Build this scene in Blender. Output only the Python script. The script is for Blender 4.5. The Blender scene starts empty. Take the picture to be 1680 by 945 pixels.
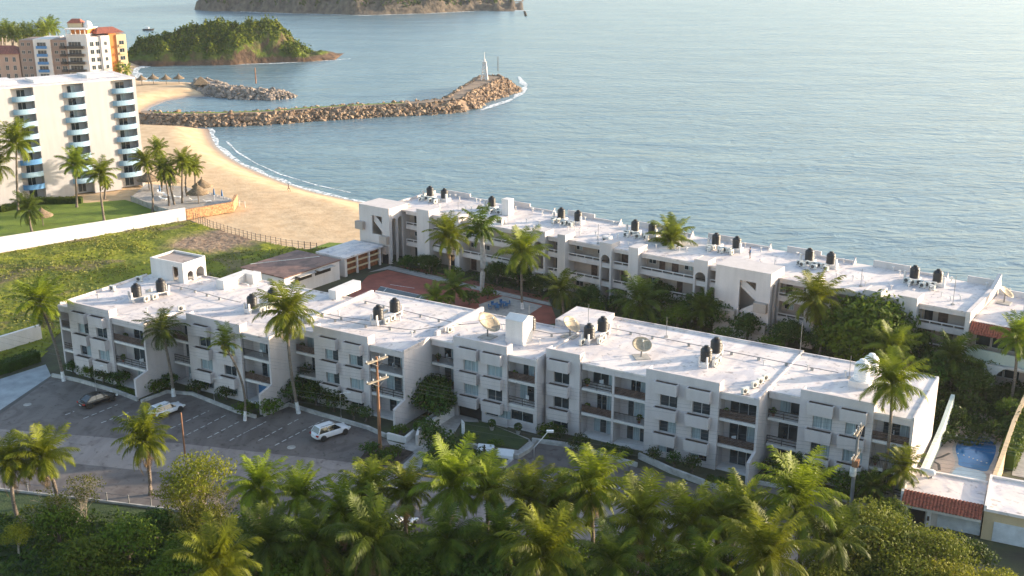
import bpy, math, random
import numpy as np
from mathutils import Vector, Matrix
R_ = math.radians
random.seed(7); rng = np.random.default_rng(7)
sc = bpy.context.scene
COL = sc.collection

# ------------------------------------------------------------------ camera
W0, H0, FPX, YH, HC = 1680, 945, 1856.0, -119.0, 57.0
TH = math.atan((H0/2-YH)/FPX)
cd = bpy.data.cameras.new('camera'); cam = bpy.data.objects.new('camera', cd); COL.objects.link(cam)
cam.location = (0, 0, HC); cam.rotation_euler = (math.pi/2-TH, 0, 0)
cd.sensor_width = 36; cd.lens = 36*FPX/W0; cd.clip_start = 1; cd.clip_end = 30000
sc.camera = cam
# ------------------------------------------------------------------ light
SUN_AZ, SUN_EL = 14.0, 11.5           # degrees, azimuth counted from +X towards +Y
wd = bpy.data.worlds.new('World'); sc.world = wd; wd.use_nodes = True
nt = wd.node_tree; nt.nodes.clear()
sky = nt.nodes.new('ShaderNodeTexSky'); sky.sky_type = 'NISHITA'; sky.sun_disc = False
sky.sun_elevation = R_(SUN_EL); sky.sun_rotation = R_(90-SUN_AZ)
sky.air_density = 1.0; sky.dust_density = 1.6; sky.ozone_density = 1.0
bg = nt.nodes.new('ShaderNodeBackground'); bg.inputs[1].default_value = 0.15
wo = nt.nodes.new('ShaderNodeOutputWorld')
nt.links.new(sky.outputs[0], bg.inputs[0]); nt.links.new(bg.outputs[0], wo.inputs[0])
sd = bpy.data.lights.new('sun', 'SUN'); sd.energy = 3.8; sd.angle = R_(0.6); sd.color = (1.0, 0.82, 0.62)
so = bpy.data.objects.new('sun', sd); COL.objects.link(so)
sdir = Vector((math.cos(R_(SUN_EL))*math.cos(R_(SUN_AZ)), math.cos(R_(SUN_EL))*math.sin(R_(SUN_AZ)), math.sin(R_(SUN_EL))))
so.rotation_euler = sdir.to_track_quat('Z', 'Y').to_euler(); so.location = (60, 60, 120)
sc.view_settings.view_transform = 'Standard'; sc.view_settings.look = 'None'
sc.view_settings.exposure = 1.62; sc.view_settings.gamma = 1
sc.render.engine = 'CYCLES'
sc.cycles.max_bounces = 6; sc.cycles.transparent_max_bounces = 8

# ------------------------------------------------------------------ placing helpers
def ray(px, py):
    x = (px-W0/2)/FPX; y = -(py-H0/2)/FPX
    return Vector((x, math.cos(TH)+y*math.sin(TH), -math.sin(TH)+y*math.cos(TH)))
def at(px, py, z=0.0):
    d = ray(px, py); t = (z-HC)/d.z
    return Vector((d.x*t, d.y*t, z))
def at_y(px, py, Y):
    d = ray(px, py); t = Y/d.y
    return Vector((d.x*t, Y, HC+d.z*t))
def uv2w(u, v, deg):
    a = R_(deg); return (u*math.cos(a)-v*math.sin(a), u*math.sin(a)+v*math.cos(a))
def w2uv(p, deg):
    a = R_(deg); return (p[0]*math.cos(a)+p[1]*math.sin(a), -p[0]*math.sin(a)+p[1]*math.cos(a))

# ------------------------------------------------------------------ materials
def mat(name, col, rough=0.7, var=0.12, scale=0.6, col2=None, bump=0.0, bscale=8.0, metal=0.0, spec=0.5, detail=5, objvar=0.0, trans=None, stretch=None):
    m = bpy.data.materials.new(name); m.use_nodes = True; N = m.node_tree; n = N.nodes
    b = n['Principled BSDF']; b.inputs['Roughness'].default_value = rough
    b.inputs['Metallic'].default_value = metal; b.inputs['Specular IOR Level'].default_value = spec
    tc = n.new('ShaderNodeTexCoord'); src = tc.outputs['Object']
    if stretch:
        mp = n.new('ShaderNodeMapping'); mp.inputs['Scale'].default_value = stretch
        N.links.new(src, mp.inputs[0]); src = mp.outputs[0]
    nz = n.new('ShaderNodeTexNoise'); nz.inputs['Scale'].default_value = scale; nz.inputs['Detail'].default_value = detail
    nz.inputs['Roughness'].default_value = 0.62
    N.links.new(src, nz.inputs['Vector'])
    cr = n.new('ShaderNodeValToRGB'); c = col; c2 = col2 or tuple(max(0, x*(1-2.2*var)) for x in col)
    c1 = tuple(min(1, x*(1+var)) for x in c) if not col2 else c
    cr.color_ramp.elements[0].position = 0.32; cr.color_ramp.elements[1].position = 0.68
    cr.color_ramp.elements[0].color = (*c2, 1); cr.color_ramp.elements[1].color = (*c1, 1)
    N.links.new(nz.outputs[0], cr.inputs[0]); out = cr.outputs[0]
    if objvar:
        oi = n.new('ShaderNodeObjectInfo'); hs = n.new('ShaderNodeHueSaturation')
        mr = n.new('ShaderNodeMapRange'); mr.inputs[3].default_value = 1-objvar; mr.inputs[4].default_value = 1+objvar
        N.links.new(oi.outputs['Random'], mr.inputs[0]); N.links.new(mr.outputs[0], hs.inputs['Value'])
        mh = n.new('ShaderNodeMapRange'); mh.inputs[3].default_value = 0.5-objvar*0.06; mh.inputs[4].default_value = 0.5+objvar*0.06
        N.links.new(oi.outputs['Random'], mh.inputs[0]); N.links.new(mh.outputs[0], hs.inputs['Hue'])
        N.links.new(out, hs.inputs['Color']); out = hs.outputs[0]
    N.links.new(out, b.inputs['Base Color'])
    if bump:
        n2 = n.new('ShaderNodeTexNoise'); n2.inputs['Scale'].default_value = bscale; n2.inputs['Detail'].default_value = 4
        N.links.new(src, n2.inputs['Vector'])
        bp = n.new('ShaderNodeBump'); bp.inputs['Strength'].default_value = bump; bp.inputs['Distance'].default_value = 0.1
        N.links.new(n2.outputs[0], bp.inputs['Height']); N.links.new(bp.outputs[0], b.inputs['Normal'])
    if trans:
        tr = n.new('ShaderNodeBsdfTranslucent'); mx = n.new('ShaderNodeMixShader'); mx.inputs[0].default_value = trans
        N.links.new(out, tr.inputs[0]); N.links.new(b.outputs[0], mx.inputs[1]); N.links.new(tr.outputs[0], mx.inputs[2])
        N.links.new(mx.outputs[0], n['Material Output'].inputs[0])
    return m

def stucco(name, col, dirt=0.25, scale=0.25):
    """painted render: broad weathering patches, rain streaks and fine grain"""
    m = bpy.data.materials.new(name); m.use_nodes = True; N = m.node_tree; n = N.nodes; L = N.links.new
    b = n['Principled BSDF']; b.inputs['Roughness'].default_value = 0.75; b.inputs['Specular IOR Level'].default_value = 0.3
    tc = n.new('ShaderNodeTexCoord')
    def nz(sc_, st, det=5):
        mp = n.new('ShaderNodeMapping'); mp.inputs['Scale'].default_value = st; L(tc.outputs['Object'], mp.inputs[0])
        t = n.new('ShaderNodeTexNoise'); t.inputs['Scale'].default_value = sc_; t.inputs['Detail'].default_value = det; L(mp.outputs[0], t.inputs[0]); return t.outputs[0]
    def ramp(src, p0, p1, c0, c1):
        r = n.new('ShaderNodeValToRGB'); r.color_ramp.elements[0].position = p0; r.color_ramp.elements[1].position = p1
        r.color_ramp.elements[0].color = (*c0, 1); r.color_ramp.elements[1].color = (*c1, 1); L(src, r.inputs[0]); return r.outputs[0]
    k = 1-dirt
    base = ramp(nz(scale, (1, 1, 1)), .35, .7, tuple(c*(1-dirt*.35) for c in col), col)
    streak = ramp(nz(1.1, (1, 1, .12), 6), .30, .62, (.5+k*.5, .5+k*.49, .5+k*.475), (1, 1, 1))
    grain = ramp(nz(6, (1, 1, 1), 3), .3, .6, (1-dirt*.3,)*3, (1, 1, 1))
    out = base
    for s in (streak, grain):
        mx = n.new('ShaderNodeMix'); mx.data_type = 'RGBA'; mx.blend_type = 'MULTIPLY'; mx.inputs[0].default_value = 1
        L(out, mx.inputs[6]); L(s, mx.inputs[7]); out = mx.outputs[2]
    L(out, b.inputs['Base Color'])
    bp = n.new('ShaderNodeBump'); bp.inputs['Strength'].default_value = .25; bp.inputs['Distance'].default_value = .05
    L(nz(9, (1, 1, 1), 3), bp.inputs['Height']); L(bp.outputs[0], b.inputs['Normal'])
    return m

def roofmat(name, col, stain):
    """flat waterproofed roof: membrane lanes, ponding stains, scuffs"""
    m = bpy.data.materials.new(name); m.use_nodes = True; N = m.node_tree; n = N.nodes; L = N.links.new
    b = n['Principled BSDF']; b.inputs['Roughness'].default_value = 0.6; b.inputs['Specular IOR Level'].default_value = 0.35
    tc = n.new('ShaderNodeTexCoord')
    def nz(sc_, st=(1, 1, 1), det=6, dist=0):
        mp = n.new('ShaderNodeMapping'); mp.inputs['Scale'].default_value = st; L(tc.outputs['Object'], mp.inputs[0])
        t = n.new('ShaderNodeTexNoise'); t.inputs['Scale'].default_value = sc_; t.inputs['Detail'].default_value = det; t.inputs['Distortion'].default_value = dist
        L(mp.outputs[0], t.inputs[0]); return t.outputs[0]
    def ramp(src, p0, p1, c0, c1):
        r = n.new('ShaderNodeValToRGB'); r.color_ramp.elements[0].position = p0; r.color_ramp.elements[1].position = p1
        r.color_ramp.elements[0].color = (*c0, 1); r.color_ramp.elements[1].color = (*c1, 1); L(src, r.inputs[0]); return r.outputs[0]
    out = ramp(nz(.18, det=4, dist=.6), .35, .65, tuple(c*.86 for c in col), col)
    st = ramp(nz(.28, (1, 1, 1), 8, 1.6), .38, .52, stain, (1, 1, 1))
    sp = ramp(nz(1.4, (1, 1, 1), 9, .8), .30, .42, (.55, .52, .50), (1, 1, 1))
    ln = ramp(nz(.9, (1, .05, 1), 3), .3, .5, (.84, .83, .84), (1, 1, 1))
    for s in (st, sp, ln):
        mx = n.new('ShaderNodeMix'); mx.data_type = 'RGBA'; mx.blend_type = 'MULTIPLY'; mx.inputs[0].default_value = 1
        L(out, mx.inputs[6]); L(s, mx.inputs[7]); out = mx.outputs[2]
    L(out, b.inputs['Base Color'])
    bp = n.new('ShaderNodeBump'); bp.inputs['Strength'].default_value = .3; bp.inputs['Distance'].default_value = .08
    L(nz(1.2, det=6), bp.inputs['Height']); L(bp.outputs[0], b.inputs['Normal'])
    return m

M = {}
M['white'] = stucco('white_render', (.74, .70, .67), .22)
M['facade'] = stucco('facade_render', (.65, .585, .57), .20)
M['rear'] = stucco('rear_render', (.66, .60, .57), .22)
M['beige'] = stucco('beige_render', (.44, .37, .32), .2)
M['cream'] = stucco('cream_render', (.62, .48, .30), .2)
M['orange'] = stucco('orange_render', (.60, .22, .06), .15)
M['brownwall'] = stucco('brown_render', (.33, .23, .185), .2)
M['pinkwall'] = stucco('pink_render', (.52, .34, .26), .2)
M['mint'] = stucco('mint_render', (.55, .62, .56), .2)
M['bluepaint'] = stucco('blue_balcony_paint', (.30, .45, .58), .2)
M['deepblue'] = stucco('deep_blue_paint', (.09, .24, .48), .2)
M['hotel'] = stucco('hotel_render', (.47, .46, .47), .15)
M['roof'] = roofmat('roof_coating', (.77, .685, .635), (.74, .78, .86))
M['roofb'] = roofmat('dusty_roof', (.42, .33, .28), (.7, .66, .62))
M['roofbrown'] = roofmat('brown_roof', (.23, .13, .10), (.6, .6, .62))
M['glass'] = mat('dark_glass', (.035, .05, .06), .06, .3, .5, spec=.8)
M['curtain'] = mat('curtained_glass', (.36, .44, .47), .25, .25, 3, stretch=(3, 3, .1))
M['frame'] = mat('aluminium_frame', (.55, .55, .55), .4, .1, metal=.3)
M['rail'] = mat('dark_railing', (.045, .035, .03), .5, .3)
M['wood'] = mat('brown_wood', (.095, .055, .042), .6, .3, 2)
M['orangewood'] = mat('orange_wood', (.35, .13, .05), .6, .25, 2)
M['black'] = mat('black_polyethylene', (.016, .016, .018), .45, .2)
M['ac'] = mat('ac_casing', (.66, .65, .60), .45, .15, 3)
M['acfan'] = mat('ac_grille', (.08, .08, .08), .5, .2)
M['concrete'] = mat('concrete', (.40, .38, .35), .85, .18, 1.2, bump=.3)
M['kerb'] = mat('kerb_concrete', (.46, .44, .41), .85, .18, 1.0, bump=.3)
M['pipe'] = mat('grey_pipe', (.22, .22, .22), .5, .2)
M['dish'] = mat('dish_mesh', (.40, .33, .23), .5, .15, 3)
M['dark'] = mat('dark_interior', (.03, .028, .028), .9, .2)  # near-black standing in for shade inside openings; also on dark doors
M['soil'] = mat('soil', (.08, .055, .04), .95, .3, 2, bump=.5)
M['yellow'] = mat('yellow_kerb_paint', (.55, .36, .03), .7, .3, 3)
M['tile'] = mat('clay_tile', (.36, .095, .05), .75, .35, 5)
M['tilered'] = mat('red_tile', (.33, .10, .06), .75, .3, 2)
M['stone'] = mat('orange_stone', (.50, .27, .13), .9, .3, 2.5, bump=.8, bscale=3)
M['trunk'] = mat('palm_bark', (.20, .16, .125), .95, .3, 3, bump=.6, bscale=6, stretch=(1, 1, 4))
M['bark'] = mat('tree_bark', (.17, .13, .10), .95, .3, 3, bump=.6)
M['greybark'] = mat('pale_bark', (.36, .31, .24), .95, .25, 3)
M['royal'] = mat('royal_trunk', (.42, .41, .40), .9, .15, 2)
M['limewash'] = mat('limewash', (.72, .71, .70), .8, .15, 3)
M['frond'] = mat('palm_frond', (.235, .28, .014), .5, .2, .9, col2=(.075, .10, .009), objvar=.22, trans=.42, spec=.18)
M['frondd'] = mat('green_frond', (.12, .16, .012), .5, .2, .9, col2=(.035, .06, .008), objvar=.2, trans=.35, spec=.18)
M['drydown'] = mat('dry_frond', (.28, .18, .08), .8, .3, 1.5, trans=.15)
M['nut'] = mat('coconut', (.30, .20, .04), .6, .3, 3)
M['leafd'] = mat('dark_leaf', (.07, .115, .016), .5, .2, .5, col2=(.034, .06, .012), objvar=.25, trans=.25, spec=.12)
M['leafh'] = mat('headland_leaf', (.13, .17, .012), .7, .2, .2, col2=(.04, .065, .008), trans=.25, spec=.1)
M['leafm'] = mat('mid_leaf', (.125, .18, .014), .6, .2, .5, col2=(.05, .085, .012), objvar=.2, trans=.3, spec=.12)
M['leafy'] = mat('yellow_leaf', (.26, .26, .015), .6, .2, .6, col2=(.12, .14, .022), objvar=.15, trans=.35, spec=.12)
M['leafo'] = mat('olive_leaf', (.15, .16, .016), .6, .2, .6, col2=(.09, .11, .015), objvar=.2, trans=.35, spec=.12)
M['carwhite'] = mat('white_car_paint', (.72, .73, .75), .18, .03, spec=.6)
M['carblack'] = mat('black_car_paint', (.012, .011, .012), .15, .1, spec=.7)
M['carglass'] = mat('car_glass', (.02, .024, .028), .05, .1, spec=.9)
M['tyre'] = mat('tyre_rubber', (.02, .02, .02), .8, .2)
M['rim'] = mat('wheel_rim', (.4, .4, .42), .3, .1, metal=.7)
M['redlight'] = mat('tail_light', (.4, .02, .015), .25, .1)
M['headl'] = mat('head_light', (.7, .7, .68), .15, .1)
M['plastic'] = mat('white_plastic', (.75, .75, .75), .4, .06)
M['bluep'] = mat('blue_plastic', (.03, .14, .32), .5, .2)
M['thatch'] = mat('palm_thatch', (.22, .16, .10), .95, .3, 3, bump=.8, bscale=5)
M['rust'] = mat('pole_wood', (.30, .15, .08), .9, .3, 2, stretch=(1, 1, .2))
M['wire'] = mat('cable', (.16, .16, .17), .6, .1)
M['door'] = mat('garage_door', (.60, .63, .66), .6, .1, 1)

# ------------------------------------------------------------------ mesh helper
class MB:
    def __init__(s, off=(0, 0, 0)): s.v = []; s.f = []; s.o = off; s.s = []
    def add(s, vs, fs, smooth=False):
        b = len(s.v); ox, oy, oz = s.o
        s.v += [(x-ox, y-oy, z-oz) for x, y, z in vs]; s.f += [tuple(i+b for i in f) for f in fs]; s.s += [smooth]*len(fs); return s
    def box(s, x0, x1, y0, y1, z0, z1, taper=None):
        if x1 < x0: x0, x1 = x1, x0
        if y1 < y0: y0, y1 = y1, y0
        vs = [(x0, y0, z0), (x1, y0, z0), (x1, y1, z0), (x0, y1, z0), (x0, y0, z1), (x1, y0, z1), (x1, y1, z1), (x0, y1, z1)]
        return s.add(vs, [(0, 3, 2, 1), (4, 5, 6, 7), (0, 1, 5, 4), (1, 2, 6, 5), (2, 3, 7, 6), (3, 0, 4, 7)])
    def prism(s, poly, z0, z1, axis='z'):
        n = len(poly)
        def P(a, b, c):
            return (a, b, c) if axis == 'z' else ((a, c, b) if axis == 'y' else (c, a, b))
        vs = [P(a, b, z0) for a, b in poly]+[P(a, b, z1) for a, b in poly]
        fs = [tuple(range(n-1, -1, -1)), tuple(range(n, 2*n))]+[(i, (i+1) % n, n+(i+1) % n, n+i) for i in range(n)]
        return s.add(vs, fs)
    def tube(s, pts, r, n=8, caps=True, smooth=True):
        pts = [Vector(p) for p in pts]; rs = r if isinstance(r, (list, tuple)) else [r]*len(pts)
        rings = []; prev = None
        for i, p in enumerate(pts):
            d = (pts[min(i+1, len(pts)-1)]-pts[max(i-1, 0)]).normalized()
            a = d.cross(Vector((0, 0, 1)))
            if a.length < .05: a = d.cross(Vector((1, 0, 0)))
            a.normalize(); b = d.cross(a)
            rings += [tuple(p+(a*math.cos(2*math.pi*k/n)+b*math.sin(2*math.pi*k/n))*rs[i]) for k in range(n)]
        fs = []
        for i in range(len(pts)-1):
            for k in range(n): fs.append((i*n+k, i*n+(k+1) % n, (i+1)*n+(k+1) % n, (i+1)*n+k))
        s.add(rings, fs, smooth)
        if caps: s.add([rings[k] for k in range(n)], [tuple(range(n))]); s.add(rings[-n:], [tuple(range(n-1, -1, -1))])
        return s
    def lathe(s, prof, c=(0, 0, 0), n=16, smooth=True):
        vs = [(c[0]+r*math.cos(2*math.pi*k/n), c[1]+r*math.sin(2*math.pi*k/n), c[2]+z) for r, z in prof for k in range(n)]
        fs = [(i*n+k, i*n+(k+1) % n, (i+1)*n+(k+1) % n, (i+1)*n+k) for i in range(len(prof)-1) for k in range(n)]
        s.add(vs, fs, smooth)
        return s.add(vs[:n], [tuple(range(n-1, -1, -1))]).add(vs[-n:], [tuple(range(n))])
    def wallholes(s, x0, x1, y0, y1, z0, z1, holes):
        """wall slab in the x-z plane, thickness y0..y1, rectangular holes (xa,xb,za,zb)"""
        xs = sorted({x0, x1, *[h[0] for h in holes], *[h[1] for h in holes]}); xs = [x for x in xs if x0 <= x <= x1]
        for a, b in zip(xs, xs[1:]):
            m = (a+b)/2; hs = sorted([h for h in holes if h[0] < m < h[1]], key=lambda h: h[2]); z = z0
            for h in hs:
                if h[2] > z: s.box(a, b, y0, y1, z, h[2])
                z = h[3]
            if z < z1: s.box(a, b, y0, y1, z, z1)
        return s
    def build(s, name, m, parent=None, loc=None, rz=0):
        me = bpy.data.meshes.new(name); me.from_pydata(s.v, [], s.f); me.update()
        if any(s.s): me.polygons.foreach_set('use_smooth', s.s)
        me.materials.append(M[m] if isinstance(m, str) else m)
        o = bpy.data.objects.new(name, me); COL.objects.link(o)
        if parent: o.parent = parent
        if loc is not None: o.location = loc; o.rotation_euler = (0, 0, rz)
        return o
def quads(name, arr, m, parent=None):
    """arr: N x 4 x 3"""
    n = len(arr); me = bpy.data.meshes.new(name)
    me.vertices.add(n*4); me.vertices.foreach_set('co', np.asarray(arr, dtype=np.float32).ravel())
    me.loops.add(n*4); me.loops.foreach_set('vertex_index', np.arange(n*4, dtype=np.int32))
    me.polygons.add(n); me.polygons.foreach_set('loop_start', np.arange(0, n*4, 4, dtype=np.int32))
    me.update(calc_edges=True); me.validate(); me.materials.append(M[m] if isinstance(m, str) else m)
    o = bpy.data.objects.new(name, me); COL.objects.link(o)
    if parent: o.parent = parent
    return o
def tag(o, label=None, cat=None, group=None, kind=None):
    if label: o['label'] = label
    if cat: o['category'] = cat
    if group: o['group'] = group
    if kind: o['kind'] = kind
    return o
def empty(name, loc, rz=0, label=None, cat=None, group=None):
    o = bpy.data.objects.new(name, None); COL.objects.link(o); o.location = loc; o.rotation_euler = (0, 0, rz)
    o.empty_display_size = .5
    return tag(o, label, cat, group)
def copy_tree(o, parent=None):
    c = o.copy(); COL.objects.link(c); c.parent = parent
    for ch in list(o.children): copy_tree(ch, c)
    return c
class Kit:
    """first call moves the prototype itself, later calls copy it"""
    def __init__(s, proto): s.p = proto; s.used = False
    def put(s, loc, rz=0, label=None, group=None, scale=None):
        o = s.p if not s.used else copy_tree(s.p); s.used = True
        o.location = loc; o.rotation_euler = (0, 0, rz)
        if scale: o.scale = (scale,)*3 if not isinstance(scale, tuple) else scale
        if label: o['label'] = label
        if group: o['group'] = group
        return o
ORD = ['first', 'second', 'third', 'fourth', 'fifth', 'sixth', 'seventh', 'eighth', 'ninth', 'tenth', 'eleventh', 'twelfth']

# ------------------------------------------------------------------ terrain and water
SEA = -2.5
def seg_dist(X, Y, pts):
    D = np.full(X.shape, 1e9)
    for (ax, ay), (bx, by) in zip(pts, pts[1:]):
        dx, dy = bx-ax, by-ay; L2 = dx*dx+dy*dy+1e-9
        t = np.clip(((X-ax)*dx+(Y-ay)*dy)/L2, 0, 1)
        D = np.minimum(D, np.hypot(X-ax-t*dx, Y-ay-t*dy))
    return D
def inside(X, Y, pts):
    c = np.zeros(X.shape, bool); n = len(pts)
    for i in range(n):
        ax, ay = pts[i]; bx, by = pts[(i+1) % n]
        cond = ((ay > Y) != (by > Y)) & (X < (bx-ax)*(Y-ay)/((by-ay) if abs(by-ay) > 1e-9 else 1e-9)+ax)
        c ^= cond
    return c
def noise2(X, Y, seed, octs=4, f0=.1, gain=.5):
    r = np.random.default_rng(seed); out = np.zeros(np.shape(X)); a = 1; f = f0
    for _ in range(octs):
        for k in range(4):
            th = r.uniform(0, 2*np.pi); ph = r.uniform(0, 2*np.pi)
            out = out+a*np.sin((X*np.cos(th)+Y*np.sin(th))*f*2*np.pi*r.uniform(.7, 1.4)+ph+1.3*np.sin((X*np.sin(th)-Y*np.cos(th))*f*3+ph))/4
        a *= gain; f *= 2.1
    return out
shore_px = [(-500, 30), (-100, 48), (60, 57), (150, 68), (183, 77), (215, 88), (240, 98), (236, 108), (222, 112), (219, 122), (232, 133), (262, 138),
            (345, 139), (350, 158), (310, 160), (275, 166), (250, 176), (236, 187), (233, 198), (240, 207), (345, 211), (350, 225), (358, 240), (378, 257),
            (400, 270), (440, 288), (480, 303), (520, 315), (560, 324), (600, 332)]
shore = [tuple(at(x, y, SEA)[:2]) for x, y in shore_px]+[uv2w(u, v, -35.5) for u, v in [(-120, 170.5), (-80, 173), (-40, 175), (0, 177), (120, 180)]]
land = shore+[(260, -60), (-700, -60), (-700, 900)]
def grid_mesh(name, xs, ys, hf, m, kind='structure', smooth=True):
    X, Y = np.meshgrid(xs, ys); Z = hf(X, Y); nx, ny = len(xs), len(ys)
    co = np.stack([X, Y, Z], -1).reshape(-1, 3)
    i = (np.arange(ny-1)[:, None]*nx+np.arange(nx-1)[None, :]).ravel()
    fa = np.stack([i, i+1, i+1+nx, i+nx], -1)
    me = bpy.data.meshes.new(name); me.vertices.add(len(co)); me.vertices.foreach_set('co', co.astype(np.float32).ravel())
    me.loops.add(fa.size); me.loops.foreach_set('vertex_index', fa.astype(np.int32).ravel())
    me.polygons.add(len(fa)); me.polygons.foreach_set('loop_start', np.arange(0, fa.size, 4, dtype=np.int32))
    me.update(calc_edges=True)
    if smooth: me.polygons.foreach_set('use_smooth', [True]*len(fa))
    me.materials.append(m); o = bpy.data.objects.new(name, me); COL.objects.link(o)
    if kind: o['kind'] = kind
    return o
def beach_h(X, Y):
    d = seg_dist(X, Y, shore); ins = inside(X, Y, land)
    r = np.clip(d/11, 0, 1); zin = SEA-.05+(2.5-.03)*(r*r*(3-2*r)*.6+.4*r)
    z = np.where(ins, zin, SEA-.05-np.minimum(d*.12, 6))
    bump = noise2(X, Y, 3, 3, .08)*.09
    far = (np.hypot(X+45, Y-235) < 75)
    return z+np.where(ins & (d > 6) & far & (Y > 205+0*X), bump-.12, 0)
# sand: wet and darker close to the water level
ms = bpy.data.materials.new('sand'); ms.use_nodes = True; N = ms.node_tree; n = N.nodes; L = N.links.new
b = n['Principled BSDF']; b.inputs['Roughness'].default_value = .9
tc = n.new('ShaderNodeTexCoord'); nz = n.new('ShaderNodeTexNoise'); nz.inputs['Scale'].default_value = .35; nz.inputs['Detail'].default_value = 8; L(tc.outputs['Object'], nz.inputs[0])
cr = n.new('ShaderNodeValToRGB'); cr.color_ramp.elements[0].color = (.50, .34, .19, 1); cr.color_ramp.elements[1].color = (.62, .45, .27, 1)
cr.color_ramp.elements[0].position = .35; cr.color_ramp.elements[1].position = .65; L(nz.outputs[0], cr.inputs[0])
sx = n.new('ShaderNodeSeparateXYZ'); L(tc.outputs['Object'], sx.inputs[0])
mr = n.new('ShaderNodeMapRange'); mr.inputs[1].default_value = SEA; mr.inputs[2].default_value = SEA+.9; L(sx.outputs[2], mr.inputs[0])
mx = n.new('ShaderNodeMix'); mx.data_type = 'RGBA'; L(mr.outputs[0], mx.inputs[0]); mx.inputs[6].default_value = (.26, .19, .14, 1); L(cr.outputs[0], mx.inputs[7]); L(mx.outputs[2], b.inputs['Base Color'])
mr2 = n.new('ShaderNodeMapRange'); mr2.inputs[1].default_value = SEA; mr2.inputs[2].default_value = SEA+.5; mr2.inputs[3].default_value = .2; mr2.inputs[4].default_value = .9; L(sx.outputs[2], mr2.inputs[0]); L(mr2.outputs[0], b.inputs['Roughness'])
n2 = n.new('ShaderNodeTexNoise'); n2.inputs['Scale'].default_value = 1.2; n2.inputs['Detail'].default_value = 6; L(tc.outputs['Object'], n2.inputs[0])
bp = n.new('ShaderNodeBump'); bp.inputs['Strength'].default_value = .6; bp.inputs['Distance'].default_value = .12; L(n2.outputs[0], bp.inputs['Height']); L(bp.outputs[0], b.inputs['Normal'])
ground = grid_mesh('beach', np.arange(-340, 200.1, 2.0), np.arange(-20, 640.1, 2.0), beach_h, ms)
# water
mw = bpy.data.materials.new('sea_water'); mw.use_nodes = True; N = mw.node_tree; n = N.nodes; L = N.links.new
b = n['Principled BSDF']; b.inputs['Roughness'].default_value = .24; b.inputs['IOR'].default_value = 1.33
b.inputs['Specular IOR Level'].default_value = .5
tc = n.new('ShaderNodeTexCoord')
def wn(sc_, rot, st, det=4, dist=0.0):
    mp = n.new('ShaderNodeMapping'); mp.inputs['Rotation'].default_value = (0, 0, R_(rot)); mp.inputs['Scale'].default_value = st; L(tc.outputs['Object'], mp.inputs[0])
    t = n.new('ShaderNodeTexNoise'); t.inputs['Scale'].default_value = sc_; t.inputs['Detail'].default_value = det; t.inputs['Distortion'].default_value = dist; L(mp.outputs[0], t.inputs[0]); return t.outputs[0]
cr = n.new('ShaderNodeValToRGB'); cr.color_ramp.elements[0].color = (.10, .175, .215, 1); cr.color_ramp.elements[1].color = (.15, .23, .26, 1)
cr.color_ramp.elements[0].position = .35; cr.color_ramp.elements[1].position = .7
L(wn(.02, -25, (1, 2.4, 1), 6, .5), cr.inputs[0]); L(cr.outputs[0], b.inputs['Base Color'])
def madd(a, k, c=None):
    q = n.new('ShaderNodeMath'); q.operation = 'MULTIPLY_ADD'; L(a, q.inputs[0]); q.inputs[1].default_value = k
    if c is not None: L(c, q.inputs[2])
    else: q.inputs[2].default_value = 0
    return q.outputs[0]
h = madd(wn(.03, -20, (.5, 1.5, 1), 3, .6), 1.2)
h = madd(wn(.16, -6, (.8, 1.4, 1), 6, 1.2), .62, h)
h = madd(wn(.8, 14, (.8, 1.4, 1), 5, .3), .15, h)
bp = n.new('ShaderNodeBump'); bp.inputs['Strength'].default_value = 1; bp.inputs['Distance'].default_value = 1.0; L(h, bp.inputs['Height']); L(bp.outputs[0], b.inputs['Normal'])
w = MB(); w.add([(-14000, -500, SEA), (14000, -500, SEA), (14000, 16000, SEA), (-14000, 16000, SEA)], [(0, 1, 2, 3)])
water = w.build('sea', mw); tag(water, kind='structure')
# sea air: even haze round the whole place
mh_ = bpy.data.materials.new('haze'); mh_.use_nodes = True; N = mh_.node_tree; N.nodes.remove(N.nodes['Principled BSDF']); pv = N.nodes.new('ShaderNodeVolumePrincipled')
pv.inputs['Density'].default_value = .00007; pv.inputs['Color'].default_value = (.86, .92, 1, 1); pv.inputs['Anisotropy'].default_value = .3
N.links.new(pv.outputs[0], N.nodes['Material Output'].inputs['Volume'])
hz = MB().box(-1500, 1500, -300, 2500, -8, 75).build('haze', mh_); tag(hz, kind='stuff')

def ribbon(pts, w0, w1, seed, z=SEA+.03, step=1.2, n_=None):
    """jagged foam ribbon along a polyline"""
    P = []
    for (ax, ay), (bx, by) in zip(pts, pts[1:]):
        L_ = math.hypot(bx-ax, by-ay); k = max(1, int(L_/step))
        for i in range(k): P.append((ax+(bx-ax)*i/k, ay+(by-ay)*i/k))
    P.append(pts[-1]); r = random.Random(seed); mb = MB(); vs = []
    ph = [r.uniform(0, 6.28) for _ in range(4)]
    for i, p in enumerate(P):
        a = P[max(0, i-1)]; c = P[min(len(P)-1, i+1)]; dx, dy = c[0]-a[0], c[1]-a[1]; l = math.hypot(dx, dy)+1e-6; nx, ny = -dy/l, dx/l
        s = .5+.5*math.sin(i*.31*step+ph[0]+1.5*math.sin(i*.11+ph[1])); s2 = .5+.5*math.sin(i*.5+ph[2])
        wa = w0*(.5+.5*s+.2*s2); wb = w1*(.35+.7*s+.2*s2)
        vs += [(p[0]-nx*wa, p[1]-ny*wa, z), (p[0]+nx*wb, p[1]+ny*wb, z)]
    mb.add(vs, [(2*i, 2*i+1, 2*i+3, 2*i+2) for i in range(len(P)-1)]); return mb
mf = bpy.data.materials.new('foam'); mf.use_nodes = True; N = mf.node_tree; n = N.nodes; L = N.links.new
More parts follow.
